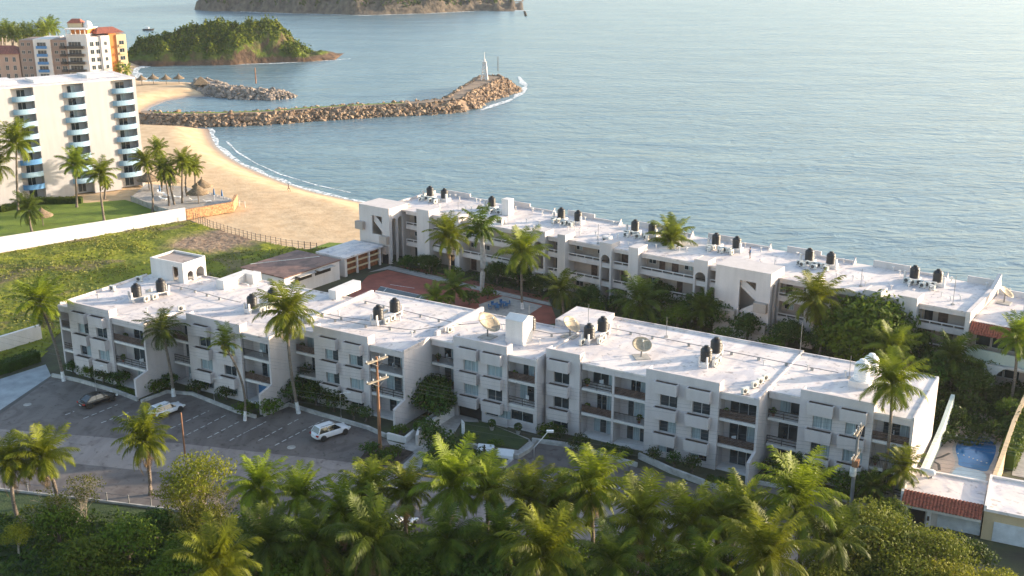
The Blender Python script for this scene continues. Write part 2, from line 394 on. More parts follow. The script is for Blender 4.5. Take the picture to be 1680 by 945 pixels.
b = n['Principled BSDF']; b.inputs['Base Color'].default_value = (.75, .78, .78, 1); b.inputs['Roughness'].default_value = .8
tc = n.new('ShaderNodeTexCoord'); nz = n.new('ShaderNodeTexNoise'); nz.inputs['Scale'].default_value = .9; nz.inputs['Detail'].default_value = 7; L(tc.outputs['Object'], nz.inputs[0])
cr = n.new('ShaderNodeValToRGB'); cr.color_ramp.elements[0].position = .34; cr.color_ramp.elements[1].position = .56; L(nz.outputs[0], cr.inputs[0])
tr = n.new('ShaderNodeBsdfTransparent'); mx = n.new('ShaderNodeMixShader'); L(cr.outputs[0], mx.inputs[0]); L(tr.outputs[0], mx.inputs[1]); L(b.outputs[0], mx.inputs[2]); L(mx.outputs[0], n['Material Output'].inputs[0])
M['foam'] = mf
i0 = 20
fp = shore[i0:]
tag(ribbon(fp, 1.1, 1.0, 1).build('foam', 'foam'), 'white surf foam washing up along the curved sandy beach', 'foam', kind='stuff')
tag(ribbon([at(x, y, SEA)[:2] for x, y in [(372, 232), (390, 250), (420, 268), (460, 286), (520, 304), (575, 316)]], .35, .3, 2, SEA+.04).build('foam', 'foam'), 'thin broken line of foam just off the curved beach', 'foam', kind='stuff')
tag(ribbon(shore[5:13], 1.0, 3.2, 3).build('foam', 'foam'), 'white surf foam on the small cove between the green headland and the far jetty', 'foam', kind='stuff')

def sheet(name, pts, z, m, label=None, holes=None):
    mb = MB(); mb.add([(p[0], p[1], z) for p in pts], [tuple(range(len(pts)))]); o = mb.build(name, m); tag(o, kind='structure')
    # keep winding up
    if o.data.polygons[0].normal.z < 0: o.data.flip_normals()
    return o
# ------------------------------------------------------------------ ground sheets
def wl(pts, z=0): return [tuple(at(x, y, z)[:2]) for x, y in pts]
def cut(o, poly):
    me = o.data; import bmesh
    bm = bmesh.new(); bm.from_mesh(me)
    cs = np.array([f.calc_center_median()[:2] for f in bm.faces]); ins = inside(cs[:, 0], cs[:, 1], poly)
    bmesh.ops.delete(bm, geom=[f for f, k in zip(bm.faces, ins) if not k], context='FACES'); bm.to_mesh(me); bm.free()
M['gardensoil'] = mat('garden_ground', (.075, .085, .035), .95, .2, .25, col2=(.05, .042, .028), bump=.6, bscale=2)
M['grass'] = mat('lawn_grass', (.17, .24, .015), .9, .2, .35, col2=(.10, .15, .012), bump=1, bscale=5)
M['dgrass'] = mat('lawn_painted_shade', (.055, .085, .02), .9, .2, .5, col2=(.03, .05, .014), bump=1, bscale=5)  # darker copy of the lawn grass with shade put into its colour
M['cobble'] = roofmat('cobble_paving', (.165, .142, .13), (.72, .70, .70))
M['road'] = roofmat('worn_road', (.30, .258, .235), (.80, .78, .78))
M['pave'] = mat('paving', (.40, .37, .34), .8, .15, 1.0)
M['court'] = mat('court_red', (.30, .085, .055), .8, .15, .4)
M['courtg'] = mat('court_grey', (.13, .16, .17), .8, .12, .5)
M['redpath'] = mat('red_path', (.27, .10, .07), .85, .2, .8)
M['line'] = mat('road_paint', (.55, .55, .53), .7, .2, 3)
M['lightdrive'] = mat('pale_drive', (.33, .36, .38), .8, .12, .5)
soil = [(-140, 0), (115, 0), (125, 95)]+[uv2w(0, 160, -35.5), uv2w(-128, 160, -35.5)]+wl([(590, 402), (520, 413), (420, 396), (345, 375), (310, 360), (0, 418)])+[(-150, 160)]
sheet('ground', soil, .0, M['gardensoil'])
# rough field with tussocks
mfd = bpy.data.materials.new('field_grass'); mfd.use_nodes = True; N = mfd.node_tree; n = N.nodes; L = N.links.new
b = n['Principled BSDF']; b.inputs['Roughness'].default_value = .9; b.inputs['Specular IOR Level'].default_value = .2
tc = n.new('ShaderNodeTexCoord')
def nzz(s_, d=6, dist=0):
    t = n.new('ShaderNodeTexNoise'); t.inputs['Scale'].default_value = s_; t.inputs['Detail'].default_value = d; t.inputs['Distortion'].default_value = dist; L(tc.outputs['Object'], t.inputs[0]); return t.outputs[0]
def rp(src, p0, c0, p1, c1):
    r = n.new('ShaderNodeValToRGB'); r.color_ramp.elements[0].position = p0; r.color_ramp.elements[1].position = p1
    r.color_ramp.elements[0].color = (*c0, 1); r.color_ramp.elements[1].color = (*c1, 1); L(src, r.inputs[0]); return r.outputs[0]
def mixc(f, a, c):
    q = n.new('ShaderNodeMix'); q.data_type = 'RGBA'; L(f, q.inputs[0]); L(a, q.inputs[6]); L(c, q.inputs[7]); return q.outputs[2]
g = rp(nzz(.13, 8, .8), .38, (.10, .125, .015), .6, (.24, .25, .018))
br = rp(nzz(1.6, 8), .3, (.10, .07, .045), .6, (.19, .14, .085))
f1 = rp(nzz(.07, 7, 1.2), .54, (0, 0, 0), .62, (.75, .75, .75))
col = mixc(f1, g, br)
dc = at(365, 392, 0); vd = n.new('ShaderNodeVectorMath'); vd.operation = 'DISTANCE'; vd.inputs[1].default_value = (dc.x, dc.y, 0); L(tc.outputs['Object'], vd.inputs[0])
na = n.new('ShaderNodeMath'); na.operation = 'MULTIPLY_ADD'; L(nzz(.12, 6), na.inputs[0]); na.inputs[1].default_value = 22; L(vd.outputs['Value'], na.inputs[2])
mr = n.new('ShaderNodeMapRange'); mr.inputs[1].default_value = 16; mr.inputs[2].default_value = 22; mr.inputs[3].default_value = 1; mr.inputs[4].default_value = 0; L(na.outputs[0], mr.inputs[0])
sandc = rp(nzz(.8, 6), .35, (.20, .13, .085), .65, (.34, .24, .16))
L(mixc(mr.outputs[0], col, sandc), b.inputs['Base Color'])
bp = n.new('ShaderNodeBump'); bp.inputs['Strength'].default_value = 1; bp.inputs['Distance'].default_value = .3; L(nzz(1.1, 6), bp.inputs['Height']); L(bp.outputs[0], b.inputs['Normal'])
field_poly = [(-165, 165)]+wl([(0, 417), (305, 362), (345, 374), (420, 395), (500, 410), (590, 402), (600, 430), (455, 480), (300, 480), (98, 545), (70, 585), (0, 600)])+[(-120, 128)]
fld = grid_mesh('field', np.arange(-165, -15, .6), np.arange(120, 232, .6),
                lambda X, Y: .06+.22*np.maximum(0, noise2(X, Y, 11, 4, .16))*(.5+.5*np.clip(noise2(X, Y, 5, 2, .03)+.4, 0, 1))+.10*np.abs(noise2(X, Y, 12, 2, .6)), mfd)
cut(fld, field_poly)
# hotel lawn
sheet('lawn', [(-150, 185)]+wl([(-60, 425), (0, 412), (305, 358), (262, 345), (205, 328), (140, 333), (90, 330), (0, 345), (-60, 350)]), .02, M['grass'])
sheet('lawn', wl([(500, 412), (540, 398), (575, 400), (592, 405), (575, 415), (530, 418)]), .05, M['grass'])
# parking, road
pk = wl([(-90, 650), (86, 618), (127, 626), (190, 644), (226, 658), (274, 644), (315, 648), (388, 677), (420, 686), (433, 683), (474, 666), (512, 678), (603, 704),
         (636, 722), (690, 742), (811, 781), (873, 726), (932, 734), (998, 753), (1045, 767), (1158, 799), (1207, 812), (1243, 793), (1373, 818), (1480, 850), (1560, 910),
         (1760, 990), (1400, 1010), (1000, 935), (650, 885), (285, 838), (0, 803), (-90, 790)])
sheet('parking_lot', pk, .006, M['cobble'])
sheet('road', wl([(-90, 692), (0, 704), (300, 728), (640, 766), (850, 792), (1100, 832), (1300, 880), (1520, 950), (1350, 970), (1150, 925), (900, 875), (640, 828), (450, 800), (279, 777), (89, 757), (0, 752), (-90, 745)]), .012, M['road'])
sheet('driveway', wl([(-90, 640), (0, 622), (75, 598), (84, 617), (0, 673), (-90, 715)]), .012, M['lightdrive'])
sheet('drain_strip', wl([(-90, 722), (-1, 674), (83, 617), (85, 620), (0, 680), (-90, 731)]), .018, M['rail'])
lines = [((107, 681), (122, 675)), ((137, 687), (193, 664)), ((166, 694), (211, 677)), ((196, 700), (226, 688)), ((280, 703), (320, 685)), ((306, 691), (343, 674)), ((306, 714), (371, 681)), ((340, 719), (396, 690)), ((377, 723), (436, 692)),
         ((402, 710), (437, 692)), ((424, 723), (463, 702)), ((472, 697), (491, 687)), ((451, 731), (531, 689)), ((1015, 802), (1045, 778)), ((1058, 792), (1072, 780)), ((1105, 806), (1128, 792)), ((1090, 838), (1110, 822)), ((1150, 818), (1165, 807)), ((1190, 832), (1205, 822))]
mb = MB()
for a, b_ in lines:
    a = at(*a); b_ = at(*b_); d = (b_-a); l = d.length; d.normalize(); nx = Vector((-d.y, d.x, 0))*.07; t = 0
    while t < l:
        p = a+d*t; q = a+d*min(l, t+.75); mb.add([(*(p-nx)[:2], .02), (*(q-nx)[:2], .02), (*(q+nx)[:2], .02), (*(p+nx)[:2], .02)], [(0, 1, 2, 3)]); t += 1.15
tag(mb.build('parking_markings', 'line'), kind='structure')
# garden and court areas between the blocks
sheet('court_surround', wl([(560, 500), (604, 452), (636, 443), (905, 503), (915, 530), (700, 560)]), .01, M['court'])
sheet('tennis_court', wl([(600, 498), (624, 470), (702, 487), (660, 530)]), .016, M['courtg'])
mb = MB()
for a, b_ in [((624, 470), (702, 487)), ((634, 473), (610, 503)), ((692, 485), (650, 530)), ((646, 441), (900, 498)), ((640, 467), (680, 473)), ((618, 478), (694, 496))]:
    a = at(*a); b_ = at(*b_); d = (b_-a).normalized(); nx = Vector((-d.y, d.x, 0))*.09
    mb.add([(*(a-nx)[:2], .024), (*(b_-nx)[:2], .024), (*(b_+nx)[:2], .024), (*(a+nx)[:2], .024)], [(0, 1, 2, 3)])
tag(mb.build('court_markings', 'line'), kind='structure')
sheet('path', wl([(604, 447), (640, 436), (760, 462), (900, 492), (905, 502), (800, 480), (636, 442)]), .022, M['pave'])
sheet('path', wl([(650, 436), (700, 443), (900, 488), (900, 496), (760, 464)]), .028, M['redpath'])
sheet('patio', wl([(785, 500), (825, 486), (890, 502), (862, 520), (800, 530)]), .03, M['pave'])
# entrance garden
sheet('entrance_walk', wl([(634, 722), (662, 730), (700, 700), (742, 672), (775, 670), (786, 694), (756, 694), (745, 712), (700, 742), (690, 772), (655, 768), (680, 744), (640, 731)]), .03, M['pave'])
sheet('entrance_walk', wl([(800, 694), (868, 720), (873, 727), (812, 782), (690, 774), (702, 744), (752, 724), (850, 739), (868, 724)]), .034, M['pave'])
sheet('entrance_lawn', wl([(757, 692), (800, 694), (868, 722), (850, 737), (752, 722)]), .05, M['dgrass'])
sheet('garden_bed', wl([(588, 756), (603, 737), (640, 730), (679, 742), (652, 764), (612, 766)]), .06, M['soil'])
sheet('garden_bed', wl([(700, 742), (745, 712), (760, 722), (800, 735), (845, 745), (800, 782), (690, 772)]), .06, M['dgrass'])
# foreground garden below the road
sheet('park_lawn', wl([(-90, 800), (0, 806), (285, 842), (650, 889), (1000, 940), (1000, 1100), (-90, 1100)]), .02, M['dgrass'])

def wall_line(name, pts, h, t, m, label, cat, group=None, z0=0, caps=None, parent=None):
    """free-standing wall along a world polyline; h may be a list of heights"""
    hs = h if isinstance(h, (list, tuple)) else [h]*len(pts); mb = MB((pts[0][0], pts[0][1], 0)); n_ = len(pts); L_, R2 = [], []
    for i, p in enumerate(pts):
        a = Vector(pts[max(0, i-1)][:2]); c = Vector(pts[min(n_-1, i+1)][:2]); d = (c-a).normalized(); nx = Vector((-d.y, d.x))*t/2
        L_.append((p[0]+nx.x, p[1]+nx.y)); R2.append((p[0]-nx.x, p[1]-nx.y))
    for i in range(n_-1):
        vs = [(*L_[i], z0), (*L_[i+1], z0), (*R2[i+1], z0), (*R2[i], z0), (*L_[i], z0+hs[i]), (*L_[i+1], z0+hs[i+1]), (*R2[i+1], z0+hs[i+1]), (*R2[i], z0+hs[i])]
        fs = [(4, 7, 6, 5), (0, 4, 5, 1), (3, 2, 6, 7)]
        if i == 0: fs.append((0, 3, 7, 4))
        if i == n_-2: fs.append((1, 5, 6, 2))
        mb.add(vs, fs)
    o = mb.build(name, m, parent, loc=(pts[0][0], pts[0][1], 0) if parent is None else None)
    if parent is None: tag(o, label, cat, group)
    return o
G = 'low kerb walls edging the garden beds'
for i, (pts, h, lb) in enumerate([
    ([(86, 618), (127, 626), (190, 644), (226, 658)], .45, 'low garden kerb wall beside the black car'),
    ([(232, 661), (274, 645), (315, 648), (388, 677), (420, 686)], .4, 'low garden kerb wall in front of the white hatchback'),
    ([(433, 683), (474, 666), (512, 678), (603, 704), (634, 718)], .45, 'low garden kerb wall in front of the white suv'),
    ([(873, 725), (932, 733), (998, 752), (1045, 766)], .5, 'low garden kerb wall behind the tall white street lamp'),
    ([(1048, 752), (1100, 776), (1158, 798), (1207, 811)], .7, 'low garden kerb wall under the round clipped bushes'),
    ([(1243, 794), (1310, 806), (1373, 819), (1470, 845)], .4, 'low garden kerb wall beside the right utility pole')]):
    wall_line('kerb_wall', wl(pts), h, .3, 'kerb', lb, 'kerb wall', G)
wall_line('kerb', wl([(-90, 793), (0, 804), (140, 820), (285, 838), (650, 886), (1000, 937)]), .22, .2, 'kerb', 'long pale kerb along the dark lawn below the road', 'kerb')
wall_line('kerb', wl([(588, 758), (612, 768), (660, 774), (700, 782), (800, 794)]), .16, .3, 'yellow', 'yellow painted kerb at the road edge by the utility pole', 'kerb')
wall_line('planter_wall', wl([(636, 720), (665, 727), (706, 693), (738, 670)]), .8, .35, 'white', 'white angled planter wall left of the entrance ramp', 'wall')
wall_line('ramp_wall', wl([(684, 731), (688, 718), (716, 700), (744, 682)]), 1.3, .3, 'white', 'white ramp wall right of the entrance walk', 'wall')
wall_line('boundary_wall', wl([(-80, 600), (0, 577), (68, 556)]), 2.2, .5, 'white', 'thick white boundary wall with flaking top left of the near apartment block', 'wall')
wall_line('boundary_wall', wl([(-60, 427), (0, 414.5), (152, 388), (305, 361)]), [2.9, 2.9, 2.7, 2.6], .35, 'white', 'long white boundary wall between the rough field and the hotel lawn', 'wall')

# ------------------------------------------------------------------ parts shared by the two apartment blocks
def window(parent, off, x0, x1, y, z0, z1, n=2, curt=(), name='window', bar=True):
    """sliding window in the x-z plane facing -y: frame with panes"""
    f = MB(off); t = .06
    f.box(x0, x1, y-.05, y, z0, z0+t).box(x0, x1, y-.05, y, z1-t, z1); w_ = (x1-x0)/n
    for k in range(n+1): f.box(x0+k*w_-t/2, x0+k*w_+t/2, y-.052, y-.002, z0+t, z1-t)
    fr = f.build(name, 'frame', parent)
    for k in range(n):
        MB(off).box(x0+k*w_+t/2, x0+(k+1)*w_-t/2, y-.025, y-.005, z0+t, z1-t).build('curtained_pane' if k in curt else 'pane', 'curtain' if k in curt else 'glass', fr)
    return fr
def railing(parent, off, x0, x1, y, z, style, h=1.0):
    r = MB(off)
    if style == 'bars':
        for k in range(3): r.box(x0, x1, y-.03, y+.03, z+.25+.33*k-.04, z+.25+.33*k+.04)
        nn = max(2, int((x1-x0)/1.4))
        for k in range(nn+1):
            xx = x0+.04+(x1-x0-.08)*k/nn; r.box(xx-.04, xx+.04, y-.05, y-.031, z, z+h)
        r.build('railing', 'rail', parent)
    elif style == 'boards':
        for k in range(5): r.box(x0, x1, y-.02, y+.02, z+.08+.18*k, z+.08+.18*k+.15)
        r.build('railing', 'wood', parent)
    else:
        r.box(x0, x1, y-.03, y+.03, z+h-.06, z+h)
        nn = int((x1-x0)/.16)
        for k in range(nn+1):
            xx = x0+(x1-x0)*k/nn; r.box(xx-.02, xx+.02, y-.02, y+.02, z+.05, z+h-.06)
        r.build('railing', 'rail', parent)

# ------------------------------------------------------------------ near apartment block
FA = -30.2; F0 = (-123.7, 92.7); S1, S2, RT = 3.1, 6.2, 9.3
fx, fy = uv2w(*F0, FA)
FB = empty('apartment_block', (fx, fy, 0), R_(FA), 'near white three storey apartment block with stepped front of balconies and planter boxes', 'building')
OFF = (F0[0], F0[1], 0)
wall = MB(OFF); roof = MB(OFF); 
class Slabs:
    def __init__(s, off, par): s.off = off; s.par = par
    def box(s, *a): MB(s.off).box(*a).build('floor_slab', 'white', s.par); return s
slabs = Slabs(OFF, FB)
rr = random.Random(4)
STY = ['bars', 'boards', 'fine']
def body(u0, u1, v, vb):
    wall.box(u0, u1, v+1.85, vb, 0, RT-.22)
def bay(u0, u1, v, seed=0, wr=True, gz=.15, office=False):
    r = random.Random(seed)
    for k, zf in enumerate((gz, S1, S2)):
        zt = (S1, S2, RT)[k]-.35
        if k: slabs.box(u0, u1, v, v+1.849, zf-.32, zf)
        if office and k == 0:
            wall.wallholes(u0, u1, v+.02, v+.25, 0, S1-.32, [(u0+.35, u1-.35, 1.1, 2.4)])
            window(FB, OFF, u0+.35, u1-.35, v+.2, 1.1, 2.4, 2); wall.box(u0, u1, v+.3, v+1.84, 0, S1-.33); continue
        w_ = u1-u0; a = u0+w_*r.uniform(.12, .32); c = u0+w_*r.uniform(.78, .95)
        nn = 3 if w_ > 3.6 else 2
        cur = [i for i in range(nn) if r.random() < .4]
        window(FB, OFF, a, c, v+1.84, zf+.05, zf+2.25, nn, cur, 'sliding_door')
        if k or r.random() < .3: railing(FB, OFF, u0+.02, u1-.02, v+.12, zf, r.choice(STY), .95)
    slabs.box(u0, u1, v+.0, v+1.849, 0, gz)
    wall.box(u0, u1, v+.0, v+.25, RT-.85, RT-.22)      # fascia
    slabs.box(u0, u1, v+.25, v+1.849, RT-.5, RT-.24)
def party(u, v, t=.28, lo=0):
    wall.box(u-t/2, u+t/2, v-.02, v+1.85, lo, RT-.22)
def planters(u0, u1, v, n_=2, seed=0, ground='win'):
    r = random.Random(seed); vf = v-.28; w_ = u1-u0; cs = [u0+w_*(.30 if n_ == 2 else .42), u0+w_*.745][:n_]
    holes = []; hw = 1.0
    for c in cs:
        holes += [(c-.8, c+1.25, S2+.0, S2+1.88), (c-.8, c+1.25, S1+.0, S1+1.88)]
        if ground == 'win': holes.append((c-hw+.15, c+hw+.15, .6, 1.9))
        elif ground == 'door' and c == cs[0]: holes.append((c-1.7, c+1.7, 0.0, 2.3))
        elif ground == 'door': holes.append((c-1.1, c+2.3, 1.0, 2.1))
    wall.wallholes(u0, u1, vf, v+.02, 0, RT+1.0, holes)
    wall.box(u0, u0+.25, v+.022, v+.9, RT+.001, RT+.998); wall.box(u1-.3, u1, v+.022, v+1.0, RT+.001, RT+.998)
    wall.box(u0, u1, v+.3, v+1.848, 0, RT-.222)
    for h_ in holes:
        if ground == 'door' and h_[2] == 0: continue
        window(FB, OFF, h_[0], h_[1], v-.03, h_[2], h_[3], 2, [i for i in range(2) if r.random() < .45])
    for c in cs:
        for zt in (RT-.05, S2-.02, S1-.02):
            p = MB(OFF); a, b2 = c-1.4, c+1.4; y1 = vf-.002; y0 = vf-.72; zb = zt-1.36
            # tapered tub: front face leans back towards its foot
            def ring(a_, b_, ya, yb, z): return [(a_, ya, z), (b_, ya, z), (b_, yb, z), (a_, yb, z)]
            vs = ring(a+.1, b2-.05, y0+.05, y1, zb)+ring(a, b2, y0, y1, zt)+ring(a+.12, b2-.12, y0+.12, y1, zt)+ring(a+.12, b2-.12, y0+.12, y1, zt-.35)
            fs = [(3, 2, 1, 0), (0, 1, 5, 4), (1, 2, 6, 5), (2, 3, 7, 6), (3, 0, 4, 7), (4, 5, 9, 8), (5, 6, 10, 9), (6, 7, 11, 10), (7, 4, 8, 11), (8, 9, 13, 12), (9, 10, 14, 13), (10, 11, 15, 14), (11, 8, 12, 15), (12, 13, 14, 15)]
            p.add(vs, fs).build('planter_box', 'facade', FB)
            s_ = MB(OFF); s_.box(a+.13, b2-.13, y0+.13, y1-.01, zt-.345, zt-.07)
            s_.build('planter_soil', 'soil', FB)
def garden_wing(u, v, l=2.2, h=2.7):
    wall.prism([(v-l, 0), (v-.03, 0), (v-.03, h+.5), (v-l, h)], u-.16, u+.16, axis='x')
def roofslab(u0, u1, v, vb, z=RT):
    roof.box(u0, u1, v-.06, vb, z-.2, z)
def curb(u0, u1, v0, v1, h=.22, z=RT):
    roof.box(u0, u1, v0, v1, z+.002, z+h)
mods = [  # u0,u1,v,vb, bays, planters
    (-123.7, -107.6, 92.7, 112.0), (-107.6, -90.7, 97.0, 114.5), (-90.7, -73.8, 101.5, 118.6), (-73.8, -58.9, 107.0, 118.2), (-58.9, -33.0, 109.0, 124.8), (-33.0, -17.7, 111.8, 124.7)]
for i, (a, c, v, vb) in enumerate(mods):
    body(a+.001, c-.001, v, vb); roofslab(a, c, v, vb+.05)
bays = [(-123.55, -121.4, 92.7, 1), (-113.5, -107.75, 92.7, 2), (-107.45, -104.3, 97.0, 3), (-95.2, -90.85, 97.0, 4), (-90.55, -87.3, 101.5, 5), (-78.9, -73.95, 101.5, 6),
        (-73.65, -70.3, 107.0, 7), (-62.8, -59.05, 107.0, 8), (-54.1, -50.25, 109.0, 9), (-49.95, -46.0, 109.0, 10), (-37.4, -33.15, 109.0, 11), (-32.85, -29.4, 111.8, 12), (-21.7, -17.85, 111.8, 13)]
for a, c, v, s in bays: bay(a, c, v, s, office=(s in (8,)))
for u, v in [(-123.57, 92.7), (-107.75, 92.7), (-90.85, 97), (-73.95, 101.5), (-59.05, 107), (-50.1, 109), (-33.15, 109), (-17.85, 111.8)]: party(u, v)
for a, c, v, n_, s, g in [(-121.4, -113.5, 92.7, 2, 1, 'win'), (-104.3, -95.2, 97, 2, 2, 'win'), (-87.3, -78.9, 101.5, 2, 3, 'win'), (-70.3, -62.8, 107, 2, 4, 'door'), (-58.7, -54.25, 109, 1, 5, 'win'), (-46, -37.4, 109, 2, 6, 'win'), (-29.4, -21.7, 111.8, 2, 7, 'win')]:
    planters(a, c, v, n_, s, g)
for u, v in [(-107.75, 92.7), (-90.85, 97), (-73.95, 101.5), (-33.15, 109)]: garden_wing(u, v)
# thin edges, joints and raised roof parts
for i, (a, c, v, vb) in enumerate(mods):
    curb(c-.22, c-.02, v, (v+5.4 if i in (0, 1, 2) else vb), .18)
    curb(a+.02, c-.24, vb-.18, vb+.02, .15)
curb(-73.9, -73.5, 108, 119, .55); curb(-91.0, -90.6, 103, 118, .35); curb(-123.68, -123.5, 93, 108, .3)
roof.box(-62.9, -57.5, 118.9, 124.84, RT-.2, RT+.75)
roof.box(-58.6, -33.0, 124.86, 125.02, RT-.2, RT+.25)
wall.box(-62.88, -58.92, 118.25, 124.8, 0, RT-.21)
wall.build('wall', 'facade', FB); roof.build('roof', 'roof', FB)
# entrance porch (dark panel under the planter boxes, shade of the opening put into its colour)
pz = MB(OFF); pz.box(-69.7, -66.3, 107.03, 107.28, 0, 2.25); pz.build('entrance_shade_panel', 'dark', FB)
# stair house at the far left corner and the two raised white roof boxes
SBz = RT+2.9
sb = MB(OFF)
sb.wallholes(-122.6, -116.2, 108.0, 108.25, RT+.002, SBz, [(-118.3, -117.2, RT+.002, RT+2.2)])
sb.box(-122.6, -122.35, 108.251, 112.6, 0, SBz); sb.box(-122.349, -116.45, 112.35, 112.6, 0, SBz)
def arch_poly(a, b_, z0, zs, n_=10):
    c = (a+b_)/2; r = (b_-a)/2
    return [(a, z0)]+[(c-r*math.cos(math.pi*k/n_), zs+r*math.sin(math.pi*k/n_)) for k in range(n_+1)]+[(b_, z0)]
def archwall(mb, a0, a1, z0, z1, arches, zs, t0, t1, axis='y'):
    """wall with round-headed openings; arches = [(a,b)]"""
    xs = [a0]+[x for ab in arches for x in ab]+[a1]
    for i in range(0, len(xs), 2):
        if xs[i+1]-xs[i] > .01: mb.prism([(xs[i], z0), (xs[i+1], z0), (xs[i+1], z1), (xs[i], z1)], t0, t1, axis)
    for a, b_ in arches:
        c = (a+b_)/2; r = (b_-a)/2; n_ = 10
        pts = [(c-r*math.cos(math.pi*k/n_), zs+r*math.sin(math.pi*k/n_)) for k in range(n_+1)]
        for p, q in zip(pts, pts[1:]): mb.prism([p, q, (q[0], z1), (p[0], z1)], t0, t1, axis)
archwall(sb, 108.251, 112.349, RT+.002, SBz, [(108.7, 109.9), (110.4, 112.0)], RT+.9, -116.45, -116.2, 'x')
sb.box(-122.3, -116.46, 108.3, 112.3, 0, RT+.1)
sb.build('stair_house_wall', 'white', FB)
M['stairwhite'] = M['white']
o = MB(OFF).box(-122.34, -116.46, 108.26, 112.34, SBz-.4, SBz-.25).build('stair_house_roof', 'roofb', FB)
o = MB(OFF).box(-122.65, -116.15, 107.93, 107.99, RT+.01, SBz+.05).build('stair_house_front', 'white', FB) if False else None
def roofbox(u0, u1, v0, v1, h):
    MB(OFF).box(u0, u1, v0, v1, RT+.003, RT+h).build('roof_box', 'white', FB)
p = w2uv(at(365, 470, RT), FA); q = w2uv(at(423, 470, RT), FA)
roofbox(-110.6, -109.2, 108.6, 114.4, 1.25); roofbox(-109.0, -107.7, 112.8, 114.45, 1.3)
roofbox(-94.4, -93.1, 113.0, 118.4, 1.2)

# ------------------------------------------------------------------ seaward apartment block
RA = -35.5; R0 = (-133.0, 148.0); rx, ry = uv2w(*R0, RA)
RB = empty('apartment_block', (rx, ry, 0), R_(RA), 'long seaward white apartment block beside the water with arches, stair towers and open galleries', 'building')
OR = (R0[0], R0[1], 0)
wl2 = MB(OR); back = MB(OR); roof2 = MB(OR); sl2 = Slabs(OR, RB)
UE = -32.3
MB(OR).box(-132.9, UE-.02, 149.9, 161.3, 0, RT-.25).build('gallery_wall', 'beige', RB)
roof2.box(-133, UE, 147.9, 161.6, RT-.24, RT)
def gallery(u0, u1, seed, small=False):
    r = random.Random(seed)
    for k, zf in enumerate((.1, S1, S2)):
        if k:
            sl2.box(u0, u1, 148.0, 149.895, zf-.3, zf)
            wl2.box(u0, u1, 147.95, 148.1, zf-.299, zf+.52); sl2.box(u0, u1, 147.93, 148.12, zf+.86, zf+.97)
            rl = MB(OR); rl.box(u0+.01, u1-.01, 148.02, 148.06, zf+.60, zf+.70).box(u0+.01, u1-.01, 148.02, 148.06, zf+.74, zf+.82)
            rl.build('railing', 'rail', RB)
            nn = max(2, round((u1-u0)/1.7))
            for j in range(nn+1):
                x = u0+.08+(u1-u0-.16)*j/nn; wl2.box(x-.07, x+.07, 147.96, 148.09, zf+.521, zf+.859)
        x = u0+.4
        while x < u1-1.0:
            t = r.random(); w_ = r.uniform(.9, 1.3)
            if t < .4:
                d = MB(OR); d.box(x, x+w_, 149.84, 149.895, zf+.02, zf+2.1); d.build('door', 'wood' if r.random() < .7 else 'dark', RB)
            elif t < .8: window(RB, OR, x, x+w_+.2, 149.88, zf+1.1, zf+2.0, 2, [1] if r.random() < .3 else [])
            x += w_+r.uniform(.7, 1.8)
    wl2.box(u0, u1, 148.0, 148.2, RT-.75, RT-.245)
def pylon(u0, u1, v0=147.0, z=RT+.9): wl2.box(u0, u1, v0, 149.89, 0, z)
def archpylon(u0, u1):
    archwall(wl2, u0, u1, 0, RT+.75, [(u0+.3, u1-.3)], RT-2.0, 147.3, 147.6)
    wl2.box(u0, u0+.28, 147.601, 149.89, 0, RT+.75); wl2.box(u1-.28, u1, 147.601, 149.89, 0, RT+.75)
    wl2.box(u0+.281, u1-.281, 147.601, 149.88, RT-.7, RT+.7)
    for zf in (S1, S2):
        sl2.box(u0+.281, u1-.281, 147.62, 149.88, zf-.3, zf); wl2.box(u0+.281, u1-.281, 147.62, 147.75, zf+.001, zf+.5)
        rl = MB(OR); rl.box(u0+.281, u1-.281, 147.66, 147.7, zf+.65, zf+.9); rl.build('railing', 'rail', RB)
# fronts, from the left stair tower to the party wall
for a, c, s in [(-128.7, -125.4, 1), (-122.6, -117.0, 2), (-116.0, -101.0, 3), (-98.4, -95.9, 4), (-94.4, -88.2, 5), (-86.0, -82.8, 6), (-81.1, -71.8, 7), (-69.4, -67.4, 8), (-58.6, -54.2, 9), (-52.7, -46.2, 10), (-43.8, -41.3, 11), (-38.9, -32.5, 12)]: gallery(a, c, s)
for a, c in [(-125.4, -122.6), (-117.0, -116.0), (-95.9, -94.4), (-82.8, -81.1), (-54.2, -52.7), (-41.3, -38.9)]: pylon(a, c)
for a, c in [(-101.0, -98.5), (-88.2, -86.0), (-71.8, -69.5), (-46.2, -43.8)]: archpylon(a, c)
wl2.box(-32.5, -31.9, 146.4, 162.6, 0, RT+.5)
wl2.prism([(158.2, RT+.501), (162.4, RT+.501), (162.4, RT+1.7)], -32.45, -31.95, 'x')
wl2.box(-133.2, -132.95, 149, 161.6, 0, RT+.45)
# stepped sea-side parapet
u = -130.0; k = 0
while u < UE-1:
    e = min(u+5.4, UE-.1); back.box(u, e, 161.35, 161.6, RT+.003, RT+(.95 if k % 2 == 0 else .35))
    if k % 2 == 1: back.prism([(160.4, RT+.003), (161.34, RT+.003), (161.34, RT+1.0)], e-.25, e-.02, 'x')
    u += 5.4+(0 if k % 2 == 0 else 2.6); k += 1
